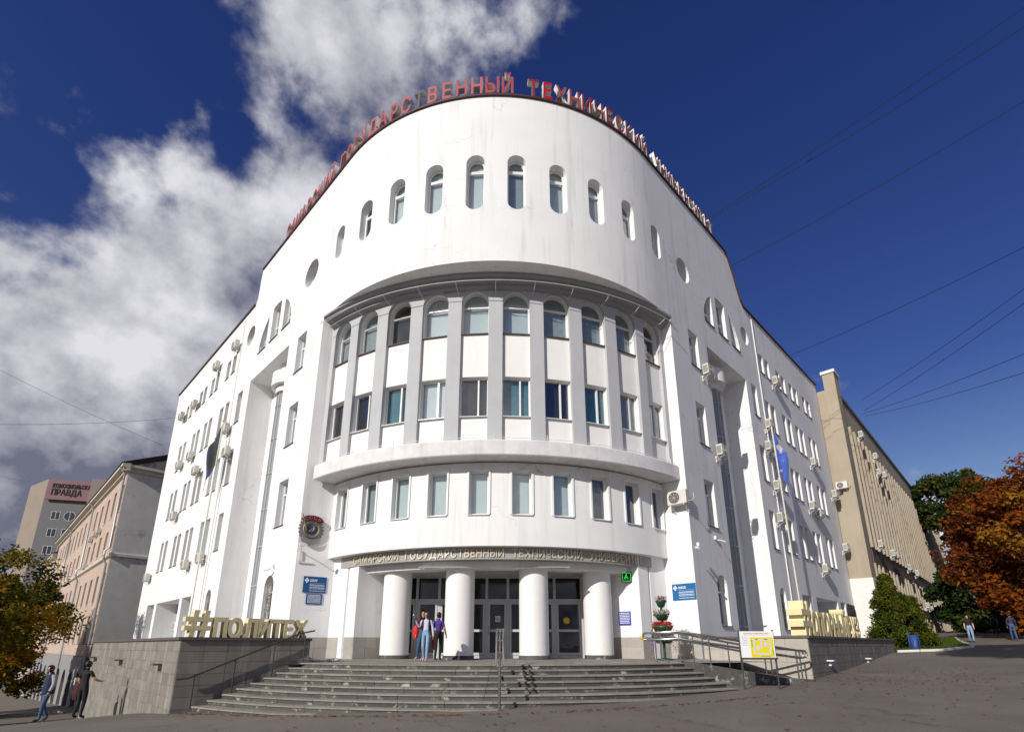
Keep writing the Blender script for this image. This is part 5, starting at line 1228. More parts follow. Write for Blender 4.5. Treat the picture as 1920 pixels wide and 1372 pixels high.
# ================================================================== TREES AND PLANTS
def leaf_cloud(name, parent, centers, radii, n_per, size, mats, weights, seed, flat=1.0, droop=0.0, up=0.0):
    g = np.random.default_rng(seed); V = []; F = []; MI = []
    tot = int(n_per * len(centers)); idx = g.integers(0, len(centers), tot); C = np.array(centers)[idx]; Rr = np.array(radii)[idx]
    d = g.normal(size=(tot, 3)); d /= np.linalg.norm(d, axis=1, keepdims=True); rad = Rr * (g.random(tot) ** .45)
    P = C + d * rad[:, None] * np.array([1, 1, flat])
    u = g.normal(size=(tot, 3)); u[:, 2] *= .7; u /= np.linalg.norm(u, axis=1, keepdims=True)
    if up: u = u * (1 - up) + np.array([0, 0, 1.0]) * up + d * up * .7; u /= np.linalg.norm(u, axis=1, keepdims=True)
    w = np.cross(u, g.normal(size=(tot, 3))); w /= np.linalg.norm(w, axis=1, keepdims=True)
    s = size * g.uniform(.6, 1.35, tot)[:, None]
    q0, q1, q2, q3 = P - u * s, P + w * s * .5, P + u * s, P - w * s * .5
    V = np.stack([q0, q1, q2, q3], 1).reshape(-1, 3); F = np.arange(tot * 4).reshape(-1, 4)
    cm = g.choice(len(mats), len(centers), p=np.array(weights) / sum(weights)); MI = cm[idx]; fl = g.random(tot) < .35; MI = np.where(fl, g.choice(len(mats), tot, p=np.array(weights) / sum(weights)), MI)
    me = bpy.data.meshes.new(name); me.from_pydata(V.tolist(), [], F.tolist())
    for m in mats: me.materials.append(m)
    me.polygons.foreach_set('material_index', MI.tolist()); me.update()
    return obj(name, me, parent)
def leafmat(name, col, tr=.35):
    m = bpy.data.materials.new(name); m.use_nodes = True; N, L = m.node_tree.nodes, m.node_tree.links; N.remove(N['Principled BSDF'])
    a = N.new('ShaderNodeBsdfDiffuse'); b = N.new('ShaderNodeBsdfTranslucent'); a.inputs[0].default_value = (*col, 1); b.inputs[0].default_value = (*[min(1, c * 1.3) for c in col], 1)
    x = N.new('ShaderNodeMixShader'); x.inputs[0].default_value = tr; L.new(a.outputs[0], x.inputs[1]); L.new(b.outputs[0], x.inputs[2]); L.new(x.outputs[0], N['Material Output'].inputs[0])
    return m
BARK = mat('bark', (.075, .06, .048), .95, var=.3, vscale=6, bump=.6, bscale=20)
LO = [leafmat('leaf_orange', (.26, .075, .014)), leafmat('leaf_rust', (.15, .040, .012)), leafmat('leaf_redbrown', (.10, .030, .016)), leafmat('leaf_gold', (.30, .15, .02)), leafmat('leaf_green_late', (.06, .07, .015))]
LG = [leafmat('leaf_green', (.055, .085, .022)), leafmat('leaf_dark_green', (.03, .05, .016)), leafmat('leaf_olive', (.085, .09, .025))]
LY = [leafmat('leaf_yellow', (.34, .175, .016)), leafmat('leaf_yellow_green', (.14, .12, .016)), leafmat('leaf_mid_green', (.055, .07, .014)), leafmat('leaf_deep_green', (.03, .042, .010))]
def tree(name, label, base, height, crown_c, crown_r, mats, weights, nclump, n_per, size, seed, trunk_r=.3, cat='tree', group=None, clump_r=1.1, gap=.0):
    rs = random.Random(seed); r = empty(name, base, label, cat, group)
    b = Vector(base); C = Vector(crown_c); cents = []; rads = []; tr = MB()
    mid_ = b.lerp(C, .55) + Vector((rs.uniform(-.4, .4), rs.uniform(-.4, .4), 0))
    tr.tube([b - Vector((0, 0, .3)), b + Vector((0, 0, .4)), mid_, C], [trunk_r * 1.25, trunk_r, trunk_r * .72, trunk_r * .4], 10)
    for i in range(nclump):
        for _ in range(20):
            d = Vector((rs.gauss(0, 1), rs.gauss(0, 1), rs.gauss(0, 1))).normalized(); q = rs.uniform(.35, 1.0) ** .5
            p = C + Vector((d.x * crown_r[0] * q, d.y * crown_r[1] * q, d.z * crown_r[2] * q))
            if mnoise.noise(p * .35 + Vector((seed, 0, 0))) > -.28 + gap: break
        cents.append(tuple(p)); rads.append(clump_r * rs.uniform(.55, 1.25))
    for i in range(0, nclump, max(1, nclump // 14)):
        e = Vector(cents[i]); s = mid_.lerp(C, rs.uniform(0, 1)); m = s.lerp(e, .5) + Vector((rs.uniform(-.5, .5), rs.uniform(-.5, .5), rs.uniform(0, .6))); tr.tube([s, m, e], [trunk_r * .35, trunk_r * .2, trunk_r * .06], 6)
    tr.build('trunk', BARK, r)
    leaf_cloud('crown', r, cents, rads, n_per, size, mats, weights, seed, flat=.8)
    return r
def gb(x, y): return (x, y, gz(x, y))
tree('chestnut_tree', 'big orange brown autumn chestnut tree at the right edge of the street', gb(40.5, 36.0), 15, (39.6, 36.5, 8.7), (7.8, 6.5, 6.4), LO, (5, 5, 3, 1.2, .4), 250, 210, .17, 11, .42, clump_r=1.15)
tree('chestnut_tree', 'orange chestnut tree behind the first, its top against the clouds', gb(51, 50), 17, (51.5, 50, 11.5), (7.5, 6, 6.5), LO, (3, 5, 4, .6, 1.6), 120, 140, .27, 12, .42, clump_r=1.5)
tree('tall_green_tree', 'tall dark green tree rising above the orange crown', gb(57, 66), 25, (57.0, 66, 19.2), (4.6, 4.6, 4.6), LG, (3, 3, 2), 90, 190, .26, 13, .5, clump_r=1.35, gap=.05)
tree('street_tree', 'dark shaded green tree under the orange crown where the street narrows', gb(50.5, 55), 9, (50.3, 56, 6.3), (5.0, 4.5, 4.3), LG, (1, 4, 1), 80, 150, .26, 14, .3, clump_r=1.3)
tree('street_tree', 'deep green tree at the far end of the right street', gb(67, 72), 12, (67, 72, 8.5), (7, 6, 7), LG, (1, 4, 1), 90, 140, .32, 15, .35, clump_r=1.7)
tree('roadside_tree', 'leafy tree at the right kerb whose shade falls across the pavement', gb(12.5, -1.5), 20, (7.6, 2.6, 17.0), (3.4, 2.8, 2.4), LO, (3, 3, 1, 1, 2), 80, 130, .22, 16, .3, clump_r=1.1)
tree('yellowing_tree', 'yellow green tree hanging over the street at the left edge', gb(-38.5, 35.5), 11, (-38.6, 36.0, 2.9), (7.6, 6.2, 6.4), LY, (3.8, 3, 2.6, 2.4), 220, 230, .15, 17, .35, clump_r=1.2)
tree('yellowing_tree', 'dark green tree behind the yellow one at the far left', gb(-46, 42), 10, (-46, 42, 3.2), (6.5, 5, 5.5), LY, (.6, 2, 4, 5), 90, 160, .24, 18, .35, clump_r=1.3)
# thuja: dense cone of upright sprays, slightly twin-topped
tx, ty = 23.3, 32.4; tz = gz(tx, ty); th = empty('thuja_bush', (tx, ty, tz), 'dense green conical thuja at the end of the right podium wall', 'bush')
b = MB(); b.tube([(tx, ty, tz - .2), (tx, ty, tz + 3.4)], [.14, .04], 8); b.build('trunk', BARK, th)
cents, rads = [], []; rs = random.Random(5)
for i in range(420):
    h = rs.random() ** 1.15; a = rs.uniform(0, 2 * math.pi); R0 = (1.78 * (1 - h) ** .92 + .12) * (1 + .13 * mnoise.noise(Vector((math.cos(a) * 2, math.sin(a) * 2, h * 5)))); sx = -.35 if h > .55 else 0
    if h > .62 and rs.random() < .3: cents.append((tx + .9 + rs.uniform(-.35, .35), ty + rs.uniform(-.4, .4), tz + .2 + 3.35 * (h * .82))); rads.append(.26); continue
    cents.append((tx + sx + R0 * math.cos(a) * rs.uniform(.55, 1), ty + R0 * math.sin(a) * rs.uniform(.55, 1), tz + .15 + 4.1 * h)); rads.append(.30 * (1.2 - .5 * h))
leaf_cloud('crown', th, cents, rads, 95, .07, [leafmat('thuja_green', (.07, .085, .011), .2), leafmat('thuja_light', (.115, .12, .016), .2), leafmat('thuja_dark', (.025, .042, .008), .2)], (3, 2, 2), 21, up=.45)
# grass verge with white kerb around the thuja
kp = [(20.6, 29.2), (22.6, 28.6), (25.6, 30.2), (30.2, 36.6), (36.0, 44.0), (33, 47), (24, 40), (20.4, 33.5)]
gr = MB(); GRASS = mat('grass_soil', (.055, .075, .02), .95, var=.3, vscale=2, bump=.5)
n = 60; import itertools
gv_ = []
for i in range(len(kp)): gv_.append((kp[i][0], kp[i][1], gz(*kp[i]) + .05))
cx_, cy_ = 26.0, 36.0; gr.v = []
for i in range(len(kp)):
    a, b2 = gv_[i], gv_[(i + 1) % len(kp)]
    for f in range(4):
        p = [a[k] + (b2[k] - a[k]) * f / 4 for k in (0, 1)]; q = [a[k] + (b2[k] - a[k]) * (f + 1) / 4 for k in (0, 1)]
        gr.face([(p[0], p[1], gz(*p) + .05), (q[0], q[1], gz(*q) + .05), (cx_, cy_, gz(cx_, cy_) + .06)])
tag(gr.build('verge', GRASS), kind='structure')
gs = np.random.default_rng(3); pts = []
while len(pts) < 9000:
    p = (gs.uniform(20.4, 36), gs.uniform(28.5, 47))
    if inpoly(kp, *p): pts.append(p)
pts = np.array(pts); zz = gz_arr(pts[:, 0], pts[:, 1]) + .05; hgt = gs.uniform(.05, .16, len(pts)); an = gs.uniform(0, 6.28, len(pts)); lx, ly = np.cos(an) * .02, np.sin(an) * .02; le = gs.normal(0, .04, (len(pts), 2))
V = np.stack([np.c_[pts[:, 0] - lx, pts[:, 1] - ly, zz], np.c_[pts[:, 0] + lx, pts[:, 1] + ly, zz], np.c_[pts[:, 0] + le[:, 0], pts[:, 1] + le[:, 1], zz + hgt]], 1).reshape(-1, 3)
me = bpy.data.meshes.new('grass'); me.from_pydata(V.tolist(), [], np.arange(len(V)).reshape(-1, 3).tolist()); me.materials.append(leafmat('grass_blade', (.07, .11, .02))); tag(obj('grass', me), 'short green grass on the verge around the thuja', 'grass', kind='stuff')
KERBW = mat('whitewashed_kerb', (.62, .61, .58), .85, var=.12)
kerb = empty('verge_kerb', (*kp[1], gz(*kp[1])), 'whitewashed kerb stones edging the grass verge by the thuja', 'kerb')
for a, b2 in zip(kp[:4], kp[1:5]):
    L = math.dist(a, b2); n = max(1, round(L / 1.0))
    for i in range(n):
        p, q = [tuple(a[k] + (b2[k] - a[k]) * f for k in (0, 1)) for f in (i / n + .01, (i + 1) / n - .01)]; d = Vector(q) - Vector(p); d.normalize(); nn = Vector((d.y, -d.x)) * .07
        c = [(p[0] + nn.x, p[1] + nn.y), (q[0] + nn.x, q[1] + nn.y), (q[0] - nn.x, q[1] - nn.y), (p[0] - nn.x, p[1] - nn.y)]; mb = MB(); mb.hexa([(*x, gz(*x) - .1) for x in c], [(*x, gz(*x) + .11) for x in c]); mb.build('kerb_stone', KERBW, kerb)
# low planter wall with white flowers farther along the tan building
fp = [(27.5, 37.5), (31.5, 41.5)]
fpl = empty('flower_bed', (*fp[0], gz(*fp[0])), 'low concrete flower bed full of white blooms in front of the tan building', 'planter')
mb = MB(); d = (Vector(fp[1]) - Vector(fp[0])).normalized(); nn = Vector((d.y, -d.x)); q = [Vector(fp[0]), Vector(fp[1]), Vector(fp[1]) - nn * 2, Vector(fp[0]) - nn * 2]; mb.hexa([(p.x, p.y, gz(p.x, p.y) - .2) for p in q], [(p.x, p.y, gz(*fp[0]) + .75) for p in q]); mb.build('bed_wall', mat('bed_concrete', (.36, .35, .33), .9, var=.1), fpl)
c_ = []; 
for i in range(26): f = random.random(); p = Vector(fp[0]).lerp(Vector(fp[1]), f) - nn * random.uniform(.2, 1.6); c_.append((p.x, p.y, gz(*fp[0]) + .85 + random.uniform(-.05, .12)))
tag(leaf_cloud('blooms', fpl, c_, [.3] * 26, 60, .07, [leafmat('white_petal', (.65, .63, .62), .1), leafmat('violet_petal', (.2, .15, .3), .1), LG[0]], (4, 1, 2), 9, flat=.5), kind='stuff')
# fallen leaves
gs = np.random.default_rng(8); P = []
for i in range(950):
    t = gs.random()
    if t < .38:
        a = gs.uniform(-.62, .55); r = SR0 + 8.35 * RT + abs(gs.normal(0, .10)) + .1; p = stp(a, r); P.append((p.x, p.y))
    elif t < .80: P.append((gs.normal(12.5, 2.8), gs.normal(18.4, 2.2)))
    else: P.append((gs.uniform(-7, 16), gs.uniform(8.5, 15.5)))
fv, ff, fm = [], [], []
for x, y in P:
    if math.hypot(x - X0, y - SCY) < SR0 + 8 * RT + .1 and -8.4 < x < 8.2: continue
    if y > 16.8 and x < 10.2 + (y - 19) : continue
    z = gz(x, y) + .012; s = gs.uniform(.018, .045); a = gs.uniform(0, 6.28); i = len(fv)
    for k in range(6): rr = s * (1 if k % 2 == 0 else .62); fv.append((x + rr * math.cos(a + k * 1.047) * 1.3, y + rr * math.sin(a + k * 1.047), z + gs.uniform(-.004, .022)))
    ff.append(tuple(range(i, i + 6))); fm.append(int(gs.integers(0, 3)))
me = bpy.data.meshes.new('fallen_leaves'); me.from_pydata(fv, [], ff)
for m in (mat('dead_leaf_brown', (.16, .06, .025), .8), mat('dead_leaf_rust', (.22, .07, .02), .8), mat('dead_leaf_dark', (.07, .04, .025), .8)): me.materials.append(m)
me.polygons.foreach_set('material_index', fm); me.update(); tag(obj('fallen_leaves', me), 'scattered brown fallen leaves on the asphalt along the steps', 'leaves', kind='stuff')
# kerbs on the left street
lk = empty('street_kerb', (-18, 20, gz(-18, 20)), 'low dark kerb along the edge of the forecourt on the left', 'kerb')
pl = [(-19.9, 25.6), (-17.9, 19.6), (-16.2, 12.5), (-15, 6)]
for a, b2 in zip(pl[:-1], pl[1:]):
    L = math.dist(a, b2); n = round(L / 1.0)
    for i in range(n):
        p, q = [tuple(a[k] + (b2[k] - a[k]) * f for k in (0, 1)) for f in (i / n + .006, (i + 1) / n - .006)]; d = (Vector(q) - Vector(p)).normalized(); nn = Vector((d.y, -d.x)) * .08
        c = [(p[0] + nn.x, p[1] + nn.y), (q[0] + nn.x, q[1] + nn.y), (q[0] - nn.x, q[1] - nn.y), (p[0] - nn.x, p[1] - nn.y)]; mb = MB(); mb.hexa([(*x, gz(*x) - .2) for x in c], [(*x, gz(*x) + .05) for x in c]); mb.build('kerb_stone', mat('kerb_brown', (.13, .10, .085), .85, var=.2), lk)
wk = empty('street_kerb', (-30, 36, gz(-30, 36)), 'whitewashed kerb across the street on the far left', 'kerb')
pl = [(-52, 44), (-40, 40.5), (-31, 39)]
for a, b2 in zip(pl[:-1], pl[1:]):
    L = math.dist(a, b2); n = round(L / 1.0)
    for i in range(n):
        p, q = [tuple(a[k] + (b2[k] - a[k]) * f for k in (0, 1)) for f in (i / n + .006, (i + 1) / n - .006)]; d = (Vector(q) - Vector(p)).normalized(); nn = Vector((d.y, -d.x)) * .1
        c = [(p[0] + nn.x, p[1] + nn.y), (q[0] + nn.x, q[1] + nn.y), (q[0] - nn.x, q[1] - nn.y), (p[0] - nn.x, p[1] - nn.y)]; mb = MB(); mb.hexa([(*x, gz(*x) - .2) for x in c], [(*x, gz(*x) + .14) for x in c]); mb.build('kerb_stone', KERBW, wk)
# overhead wires
def wire(a, b2, sag, label, rad=.014):
    mb = MB(); a, b2 = Vector(a), Vector(b2); mb.tube([a.lerp(b2, f) - Vector((0, 0, sag * 4 * f * (1 - f))) for f in np.linspace(0, 1, 13)], rad, 5); o = mb.build('overhead_wire', BLACK); tag(o, label, 'wire', 'overhead wires')
for (u0, v0, Y0), (u1, v1, Y1), lb in (((1318, 420, 27.5), (1990, 8, 19), 'upper of two thin wires running from the drum roof to the top right'), ((1306, 425, 27), (2000, -40, 19), 'topmost thin wire from the drum roof to the upper right corner'), ((1372, 500, 29.0), (1990, 150, 20), 'thin wire leaving the right shoulder of the drum roof'),
        ((1482, 668, 36), (1990, 430, 22), 'thin wire leaving the right wing roof midway'), ((1615, 752, 48), (1990, 492, 24), 'upper wire rising from the tan building roof'), ((1620, 772, 49), (1990, 520, 24), 'second wire rising from the tan building roof'), ((1616, 778, 49), (1990, 636, 24), 'third wire from the tan building roof, nearly level'), ((1622, 782, 50), (1990, 678, 24), 'lowest wire from the tan building roof'),
        ((336, 785, 43.3), (-60, 797, 30), 'wire running left from the end of the left wing'), ((308, 838, 47.5), (-60, 665, 40), 'wire climbing left from the pink building roof'), ((62, 905, 120), (-60, 880, 60), 'faint wire at the tall block')):
    wire(at_y(u0, v0, Y0), at_y(u1, v1, Y1), .25, lb, .018 if u0 > 960 else .013)
# ================================================================== PEOPLE
def skin_mesh(name, verts, edges, radii, roots, labels, mats, lvl=2):
    """grow one continuous body surface over a skeleton, then colour each face by its nearest bone"""
    me = bpy.data.meshes.new(name); me.from_pydata([tuple(v) for v in verts], edges, [])
    o = bpy.data.objects.new(name, me); COL.objects.link(o)
    md = o.modifiers.new('skin', 'SKIN'); md.use_smooth_shade = True; md.branch_smoothing = .4
    sv = me.skin_vertices[0].data
    for i, r in enumerate(radii): sv[i].radius = r if isinstance(r, tuple) else (r, r); sv[i].use_root = i in roots
    ss = o.modifiers.new('sub', 'SUBSURF'); ss.levels = lvl; ss.render_levels = lvl
    dg = bpy.context.evaluated_depsgraph_get(); dg.update()
    out = bpy.data.meshes.new_from_object(o.evaluated_get(dg)); bpy.data.objects.remove(o); bpy.data.meshes.remove(me)
    out.materials.clear()
    for m in mats: out.materials.append(m)
    A = np.array([verts[a] for a, b in edges], float); B = np.array([verts[b] for a, b in edges], float); AB = B - A; L2 = (AB ** 2).sum(1) + 1e-9
    rr = np.array([(np.mean(radii[a]) + np.mean(radii[b])) / 2 for a, b in edges])
    for p in out.polygons:
        c = np.array(p.center); t = np.clip(((c - A) * AB).sum(1) / L2, 0, 1); d = np.linalg.norm(c - (A + AB * t[:, None]), axis=1) - rr * .9
        p.material_index = labels[int(d.argmin())]; p.use_smooth = True
    out.name = name
    return out
SKINC = mat('skin', (.50, .30, .21), .55); HAIRB = mat('hair_brown', (.055, .03, .018), .5); HAIRD = mat('hair_dark', (.016, .012, .010), .5)
def person(label, pos, heading, h, top, bottom, shoes, hair, pose, sleeves='long', hairlen=.0, thin=1.0, name='person', group=None, fingers=True):
    """pose: dict of joint offsets, model faces -Y, x to its own left as seen from the front right; heading in degrees about z"""
    k = h / 1.72
    r = empty(name, pos, label, 'person', group)
    g = lambda *p: Vector(p)
    J = dict(pelvis=g(0, 0, .96), waist=g(0, 0, 1.08), chest=g(0, .0, 1.27), neck0=g(0, .01, 1.44), neck=g(0, .0, 1.50), jaw=g(0, -.025, 1.565), head=g(0, -.005, 1.635), top=g(0, .0, 1.69),
             hipL=g(.085, 0, .92), kneeL=g(.095, -.02, .50), ankL=g(.095, .02, .09), toeL=g(.105, -.13, .035), hipR=g(-.085, 0, .92), kneeR=g(-.095, -.02, .50), ankR=g(-.095, .02, .09), toeR=g(-.105, -.13, .035),
             shL=g(.165, .01, 1.40), elL=g(.215, .02, 1.13), wrL=g(.225, -.06, .90), paL=g(.225, -.085, .83), shR=g(-.165, .01, 1.40), elR=g(-.215, .02, 1.13), wrR=g(-.225, -.06, .90), paR=g(-.225, -.085, .83))
    for n_, v in pose.items(): J[n_] = Vector(v)
    rad = dict(pelvis=(.135 * thin, .105), waist=(.12 * thin, .09), chest=(.145 * thin, .10), neck0=(.07, .06), neck=.05, jaw=(.062, .07), head=(.078, .092), top=(.05, .06), hipL=.088 * thin, hipR=.088 * thin, kneeL=.062, kneeR=.062, ankL=.042, ankR=.042, toeL=(.042, .03), toeR=(.042, .03), shL=.062, shR=.062, elL=.045, elR=.045, wrL=.030, wrR=.030, paL=(.038, .02), paR=(.038, .02))
    names = list(J); ix = {n_: i for i, n_ in enumerate(names)}
    # material slots: 0 skin, 1 top, 2 bottom, 3 shoes
    E_ = [('pelvis', 'waist', 2), ('waist', 'chest', 1), ('chest', 'neck0', 1), ('neck0', 'neck', 0), ('neck', 'jaw', 0), ('jaw', 'head', 0), ('head', 'top', 0)]
    for s in 'LR':
        sl = 1 if sleeves == 'long' else 0
        E_ += [('pelvis', 'hip' + s, 2), ('hip' + s, 'knee' + s, 2), ('knee' + s, 'ank' + s, 2), ('ank' + s, 'toe' + s, 3), ('chest', 'sh' + s, 1), ('sh' + s, 'el' + s, 1 if sleeves != 'none' else 0), ('el' + s, 'wr' + s, sl), ('wr' + s, 'pa' + s, 0)]
    V = [J[n_] for n_ in names]; RR = [rad[n_] for n_ in names]; ED = [(ix[a], ix[b]) for a, b, _ in E_]; LB = [c for _, _, c in E_]; roots = {ix['pelvis']}
    if sleeves == 'short':       # split the upper arm so the sleeve ends above the elbow
        for s in 'LR':
            i = len(V); V.append(J['sh' + s].lerp(J['el' + s], .62)); RR.append(.05); e = ED.index((ix['sh' + s], ix['el' + s])); ED[e] = (ix['sh' + s], i); ED.append((i, ix['el' + s])); LB.append(0)
    for s in 'LR':               # five unequal curled fingers, each its own chain rooted in the palm
        w, p = J['wr' + s], J['pa' + s]; d = (p - w).normalized(); sd = Vector((0, 1, 0)) if abs(d.y) < .8 else Vector((1, 0, 0)); sd = (sd - d * sd.dot(d)).normalized(); cu = d.cross(sd) * (-1 if s == 'L' else 1)
        for f, (o_, ln) in enumerate(((.027, .070), (.009, .080), (-.009, .074), (-.026, .058))):
            a = p - d * .01 + sd * o_; i = len(V); V += [a, a + d * ln * .55, a + d * ln * .85 + cu * ln * .35]; RR += [.010, .0085, .007]; ED += [(i, i + 1), (i + 1, i + 2)]; LB += [0, 0]; roots.add(i)
        a = w.lerp(p, .55) + sd * .03; i = len(V); V += [a, a + sd * .028 + d * .025, a + sd * .036 + d * .058]; RR += [.011, .010, .008]; ED += [(i, i + 1), (i + 1, i + 2)]; LB += [0, 0]; roots.add(i)
    me = skin_mesh('body', V, ED, RR, roots, LB, [SKINC, top, bottom, shoes])
    M = Matrix.Translation(pos) @ Matrix.Rotation(R_(heading), 4, 'Z') @ Matrix.Scale(k, 4)
    obj('body', me, r, M)
    hc = J['head']; tilt = (J['top'] - J['jaw']).normalized(); fw = Vector((0, -1, 0)); fw = (fw - tilt * fw.dot(tilt)).normalized(); sx = fw.cross(tilt)
    # hair: cap hugging the skull, open at the face
    hb = MB(); rows = []
    for i in range(9):
        th_ = math.pi * .5 * (1 - i / 4.2); row = []
        for j in range(17):
            a = R_(-128 + 256 * j / 16); ct, st2 = math.cos(th_), math.sin(th_); rr = .098
            p = hc + tilt * (.010 + rr * 1.02 * st2) + (-fw * math.cos(a) * rr * 1.08 + sx * math.sin(a) * rr * .92) * ct
            if i > 4: p -= tilt * (hairlen * (i - 4) / 4 + .012 * (i - 4)) + fw * (-.012 * (i - 4)) * 0
            row.append(p)
        rows.append(row)
    hb.grid(rows, 0, True); hb.build('hair', hair, r, M)
    fb_ = MB()
    for s in (-1, 1):
        c = hc + fw * .088 + sx * s * .031 - tilt * .012; fb_.lathe([(0, -.006), (.010, -.003), (.010, .003), (0, .006)], tuple(c), 8)
    fb_.build('eyes', HAIRD, r, M)
    nb_ = MB(); c = hc - tilt * .035; nb_.hexa([c + fw * .08 + sx * .012 - tilt * .012, c + fw * .08 - sx * .012 - tilt * .012, c + fw * .08 + tilt * .03], [c + fw * .108 + sx * .004 - tilt * .010, c + fw * .108 - sx * .004 - tilt * .010, c + fw * .095 + tilt * .025]); nb_.build('nose', SKINC, r, M)
    mb_ = MB(); c = J['jaw'] + fw * .072 + tilt * .005; mb_.box(tuple(c), (.036, .012, .009)); mb_.build('mouth', mat('lips', (.35, .12, .10), .5), r, M)
    for s in (-1, 1):
        eb = MB(); c = hc + sx * s * .082 - tilt * .02; eb.lathe([(0, -.025), (.012, -.012), (.014, .01), (0, .022)], tuple(c), 8); eb.build('ear', SKINC, r, M)
    return r, M
def clothing(name, r, M, build, m): b = MB(); build(b); return b.build(name, m, r, M)
def bag_shape(c, w, d, h):
    b = MB(); rows = []
    for i in range(7):
        f = i / 6; q = math.sin(math.pi * (.12 + .76 * f)) ** .5
        rows.append([Vector(c) + Vector((w / 2 * q * math.copysign(abs(math.cos(a)) ** .6, math.cos(a)), d / 2 * q * math.copysign(abs(math.sin(a)) ** .6, math.sin(a)), h * (f - .5))) for a in np.linspace(0, 2 * math.pi, 14, endpoint=False)])
    b.grid(rows, 0, True, closed=True); b.face(list(reversed(rows[0]))); b.face(rows[-1]); return b
DEN = mat('light_denim', (.22, .33, .47), .8, var=.12, vscale=12); DEND = mat('dark_denim', (.045, .085, .19), .8, var=.15, vscale=12); LAVT = mat('lavender_top', (.55, .52, .66), .8, var=.05); BLK = mat('black_cloth', (.014, .014, .017), .85); PURP = mat('purple_shirt', (.06, .025, .22), .8); REDC = mat('red_cloth', (.55, .012, .018), .7); SHOE = mat('shoe_white_red', (.55, .35, .33), .6); SHOED = mat('shoe_dark', (.03, .03, .035), .6); NAVY = mat('navy_cloth', (.02, .03, .07), .8); GREYC = mat('grey_cloth', (.22, .22, .25), .8); TANC = mat('tan_cloth', (.42, .25, .15), .8)
def lp(u, v): d = ray(u, v); kk = (LZ - EYE) / d.z; return Vector((d.x * kk, d.y * kk, LZ))
walk = dict(hipL=(.085, 0, .92), kneeL=(.09, -.10, .51), ankL=(.085, -.12, .10), toeL=(.09, -.28, .05), kneeR=(-.085, -.01, .50), ankR=(-.085, .16, .12), toeR=(-.085, .04, .04))
# girl in lavender top coming out with a drink raised
pg = Vector((-2.92, 18.35, LZ))
pr_g, Mg = person('girl in lavender top and light jeans walking out with a raised blue bottle', pg, -6, 1.64, LAVT, DEN, SHOE, HAIRB, dict(walk, jaw=(0, -.055, 1.56), head=(.0, -.05, 1.625), top=(0, -.06, 1.685), elR=(-.25, -.02, 1.16), wrR=(-.31, -.16, 1.34), paR=(-.325, -.19, 1.40), elL=(.235, .02, 1.13), wrL=(.27, -.02, .89), paL=(.275, -.03, .82)), hairlen=.04, thin=.88)
for s in (-1, 1):
    b = MB(); b.tube([(s * .10, .12, 1.40), (s * .11, .0, 1.475), (s * .115, -.10, 1.36), (s * .125, -.10, 1.2), (s * .14, .02, 1.08), (s * .12, .12, 1.08)], .022, 6); b.build('backpack_strap', BLK, pr_g, Mg)
b = bag_shape((0, .20, 1.25), .28, .16, .40); o = b.build('backpack', NAVY, None, Mg); tag(o, 'dark backpack on the back of the girl in lavender', 'backpack')
b = MB(); b.lathe([(.0, -.02), (.03, -.02), (.03, .13), (.018, .16), (.018, .19), (0, .19)], (0, 0, 0), 12, mi=0); o = b.build('water_bottle', mat('bottle_blue', (.05, .16, .24), .25), None, Mg @ Matrix.Translation((-.345, -.20, 1.42)) @ Matrix.Rotation(R_(-22), 4, 'Y') @ Matrix.Rotation(R_(12), 4, 'X')); tag(o, 'blue bottle with silver cap held up by the girl in lavender', 'bottle')
b = MB(); b.lathe([(.022, .16), (.022, .21), (0, .215)], (0, 0, 0), 10); b.build('cap', METAL, o, Mg @ Matrix.Translation((-.345, -.20, 1.42)) @ Matrix.Rotation(R_(-22), 4, 'Y') @ Matrix.Rotation(R_(12), 4, 'X'))
# second girl half hidden behind her
p2_ = Vector((-3.16, 19.15, LZ)); r2, M2 = person('girl in dark jacket and blue jeans half hidden behind the girl in lavender', p2_, -14, 1.72, BLK, DEND, SHOE, HAIRB, dict(walk, kneeR=(-.14, -.02, .50), ankR=(-.20, .05, .13), toeR=(-.22, -.10, .06)), hairlen=.12, thin=.9)
b = bag_shape((-.27, -.02, .98), .22, .14, .42); o = b.build('shopping_bag', REDC, None, M2); tag(o, 'bright red bag hanging at the side of the half hidden girl', 'bag')
b = MB(); b.tube([(-.27, -.02, 1.16), (-.24, 0, 1.32), (-.17, .02, 1.46)], .012, 6); b.build('strap', REDC, o, M2)
# woman in purple at the second column
p3_ = Vector((-2.62, 19.25, LZ)); r3, M3 = person('person in purple shirt and black trousers turned away beside the second column', p3_, 158, 1.66, PURP, BLK, SHOE, HAIRD, dict(elR=(-.23, -.04, 1.13), wrR=(-.25, -.13, .92), paR=(-.255, -.16, .85), elL=(.24, -.05, 1.13), wrL=(.26, -.12, .92), paL=(.265, -.15, .86)), sleeves='short', hairlen=.02, thin=.95)
b = bag_shape((.25, .06, 1.0), .16, .30, .32); o = b.build('handbag', GREYC, None, M3); tag(o, 'grey shoulder bag of the person in purple', 'bag')
b = MB(); b.tube([(.24, .1, 1.14), (.16, .08, 1.42), (.10, .02, 1.49), (.14, -.06, 1.42), (.24, -.02, 1.14)], .012, 6); b.build('strap', GREYC, o, M3)
b = bag_shape((.28, -.15, .62), .15, .12, .46); o = b.build('folder_bag', mat('maroon_bag', (.28, .03, .03), .5), None, M3); tag(o, 'dark red carrier held low by the person in purple', 'bag')
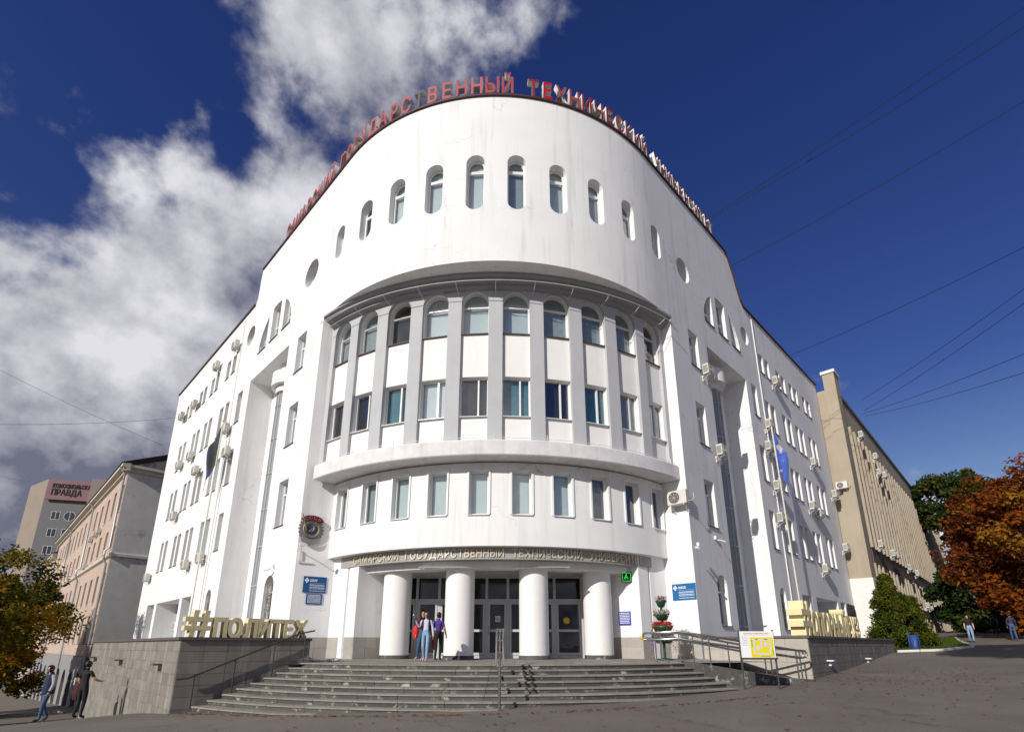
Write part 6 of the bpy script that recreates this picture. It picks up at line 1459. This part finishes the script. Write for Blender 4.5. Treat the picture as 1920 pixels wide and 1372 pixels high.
# two men on the left street
def gp(x, y): return Vector((x, y, gz(x, y)))
q = gp(-15.25, 18.3); r4, M4 = person('man in dark vest over grey sleeves and blue jeans walking towards the camera', q, -28, 1.76, NAVY, DEND, SHOED, HAIRD, dict(walk, jaw=(.01, -.07, 1.555), head=(.015, -.07, 1.62), top=(.02, -.085, 1.68)), thin=1.12)
def vest_sleeves(b):
    for s in (-1, 1): b.tube([(s * .16, .01, 1.42), (s * .2, .02, 1.25), (s * .215, .02, 1.13), (s * .222, -.05, .93)], [.075, .066, .056, .042], 10)
clothing('sleeves', r4, M4, vest_sleeves, mat('grey_sleeve', (.36, .35, .36), .85))
clothing('jacket_hem', r4, M4, lambda b: b.lathe([(.150, .84), (.168, .92), (.160, 1.1), (.165, 1.3), (.12, 1.43)], (0, 0, 0), 18), NAVY)
q = gp(-13.95, 18.1); r5, M5 = person('man in black t-shirt seen from behind carrying a jacket and papers', q, 172, 1.76, BLK, BLK, SHOED, HAIRD, dict(kneeL=(.11, -.04, .5), ankL=(.14, .04, .09), toeL=(.15, -.1, .04), elR=(-.27, -.06, 1.17), wrR=(-.36, -.20, 1.10), paR=(-.39, -.26, 1.10), elL=(.24, -.02, 1.13), wrL=(.25, -.14, .95), paL=(.25, -.2, .9)), sleeves='short', thin=1.15)
b = bag_shape((.32, -.10, .82), .26, .18, .55); o = b.build('carried_jacket', mat('dark_red_jacket', (.05, .012, .015), .8), None, M5); tag(o, 'dark jacket hanging over the arm of the man in black', 'jacket')
b = MB(); b.box((.40, -.16, 1.10), (.02, .30, .22)); o = b.build('paper_folder', WHITE, None, M5); tag(o, 'white folder under the arm of the man in black', 'folder')
# pedestrians up the right street
for (x, y, hd, top, bot, nm, ps, tk) in ((30.2, 35.6, -35, BLK, DEN, 'man in black t-shirt and light jeans walking down the right street', walk, 1.1), (42.6, 47.5, 150, GREYC, BLK, 'person in grey with a rucksack walking away under the orange trees', walk, 1.1), (33.6, 36.2, 150, NAVY, DEND, 'person in dark top and blue jeans walking away near the right edge', walk, 1.0), (43.8, 46.0, 150, TANC, BLK, 'person in tan jacket at the right edge of the picture', {}, 1.15)):
    rr, MM = person(nm, gp(x, y), hd, 1.75, top, bot, SHOED, HAIRD, ps, sleeves='short' if top is BLK else 'long', thin=tk)
    if 'rucksack' in nm:
        b = bag_shape((0, .2, 1.22), .30, .18, .44); o = b.build('rucksack', NAVY, None, MM); tag(o, 'dark rucksack worn by the person in grey on the right street', 'backpack')
q = gp(-37.5, 38.2); person('dark figure standing on the far pavement under the left tree', q, 40, 1.72, BLK, BLK, SHOED, HAIRD, {})

bpy.data.objects.remove(_fo)
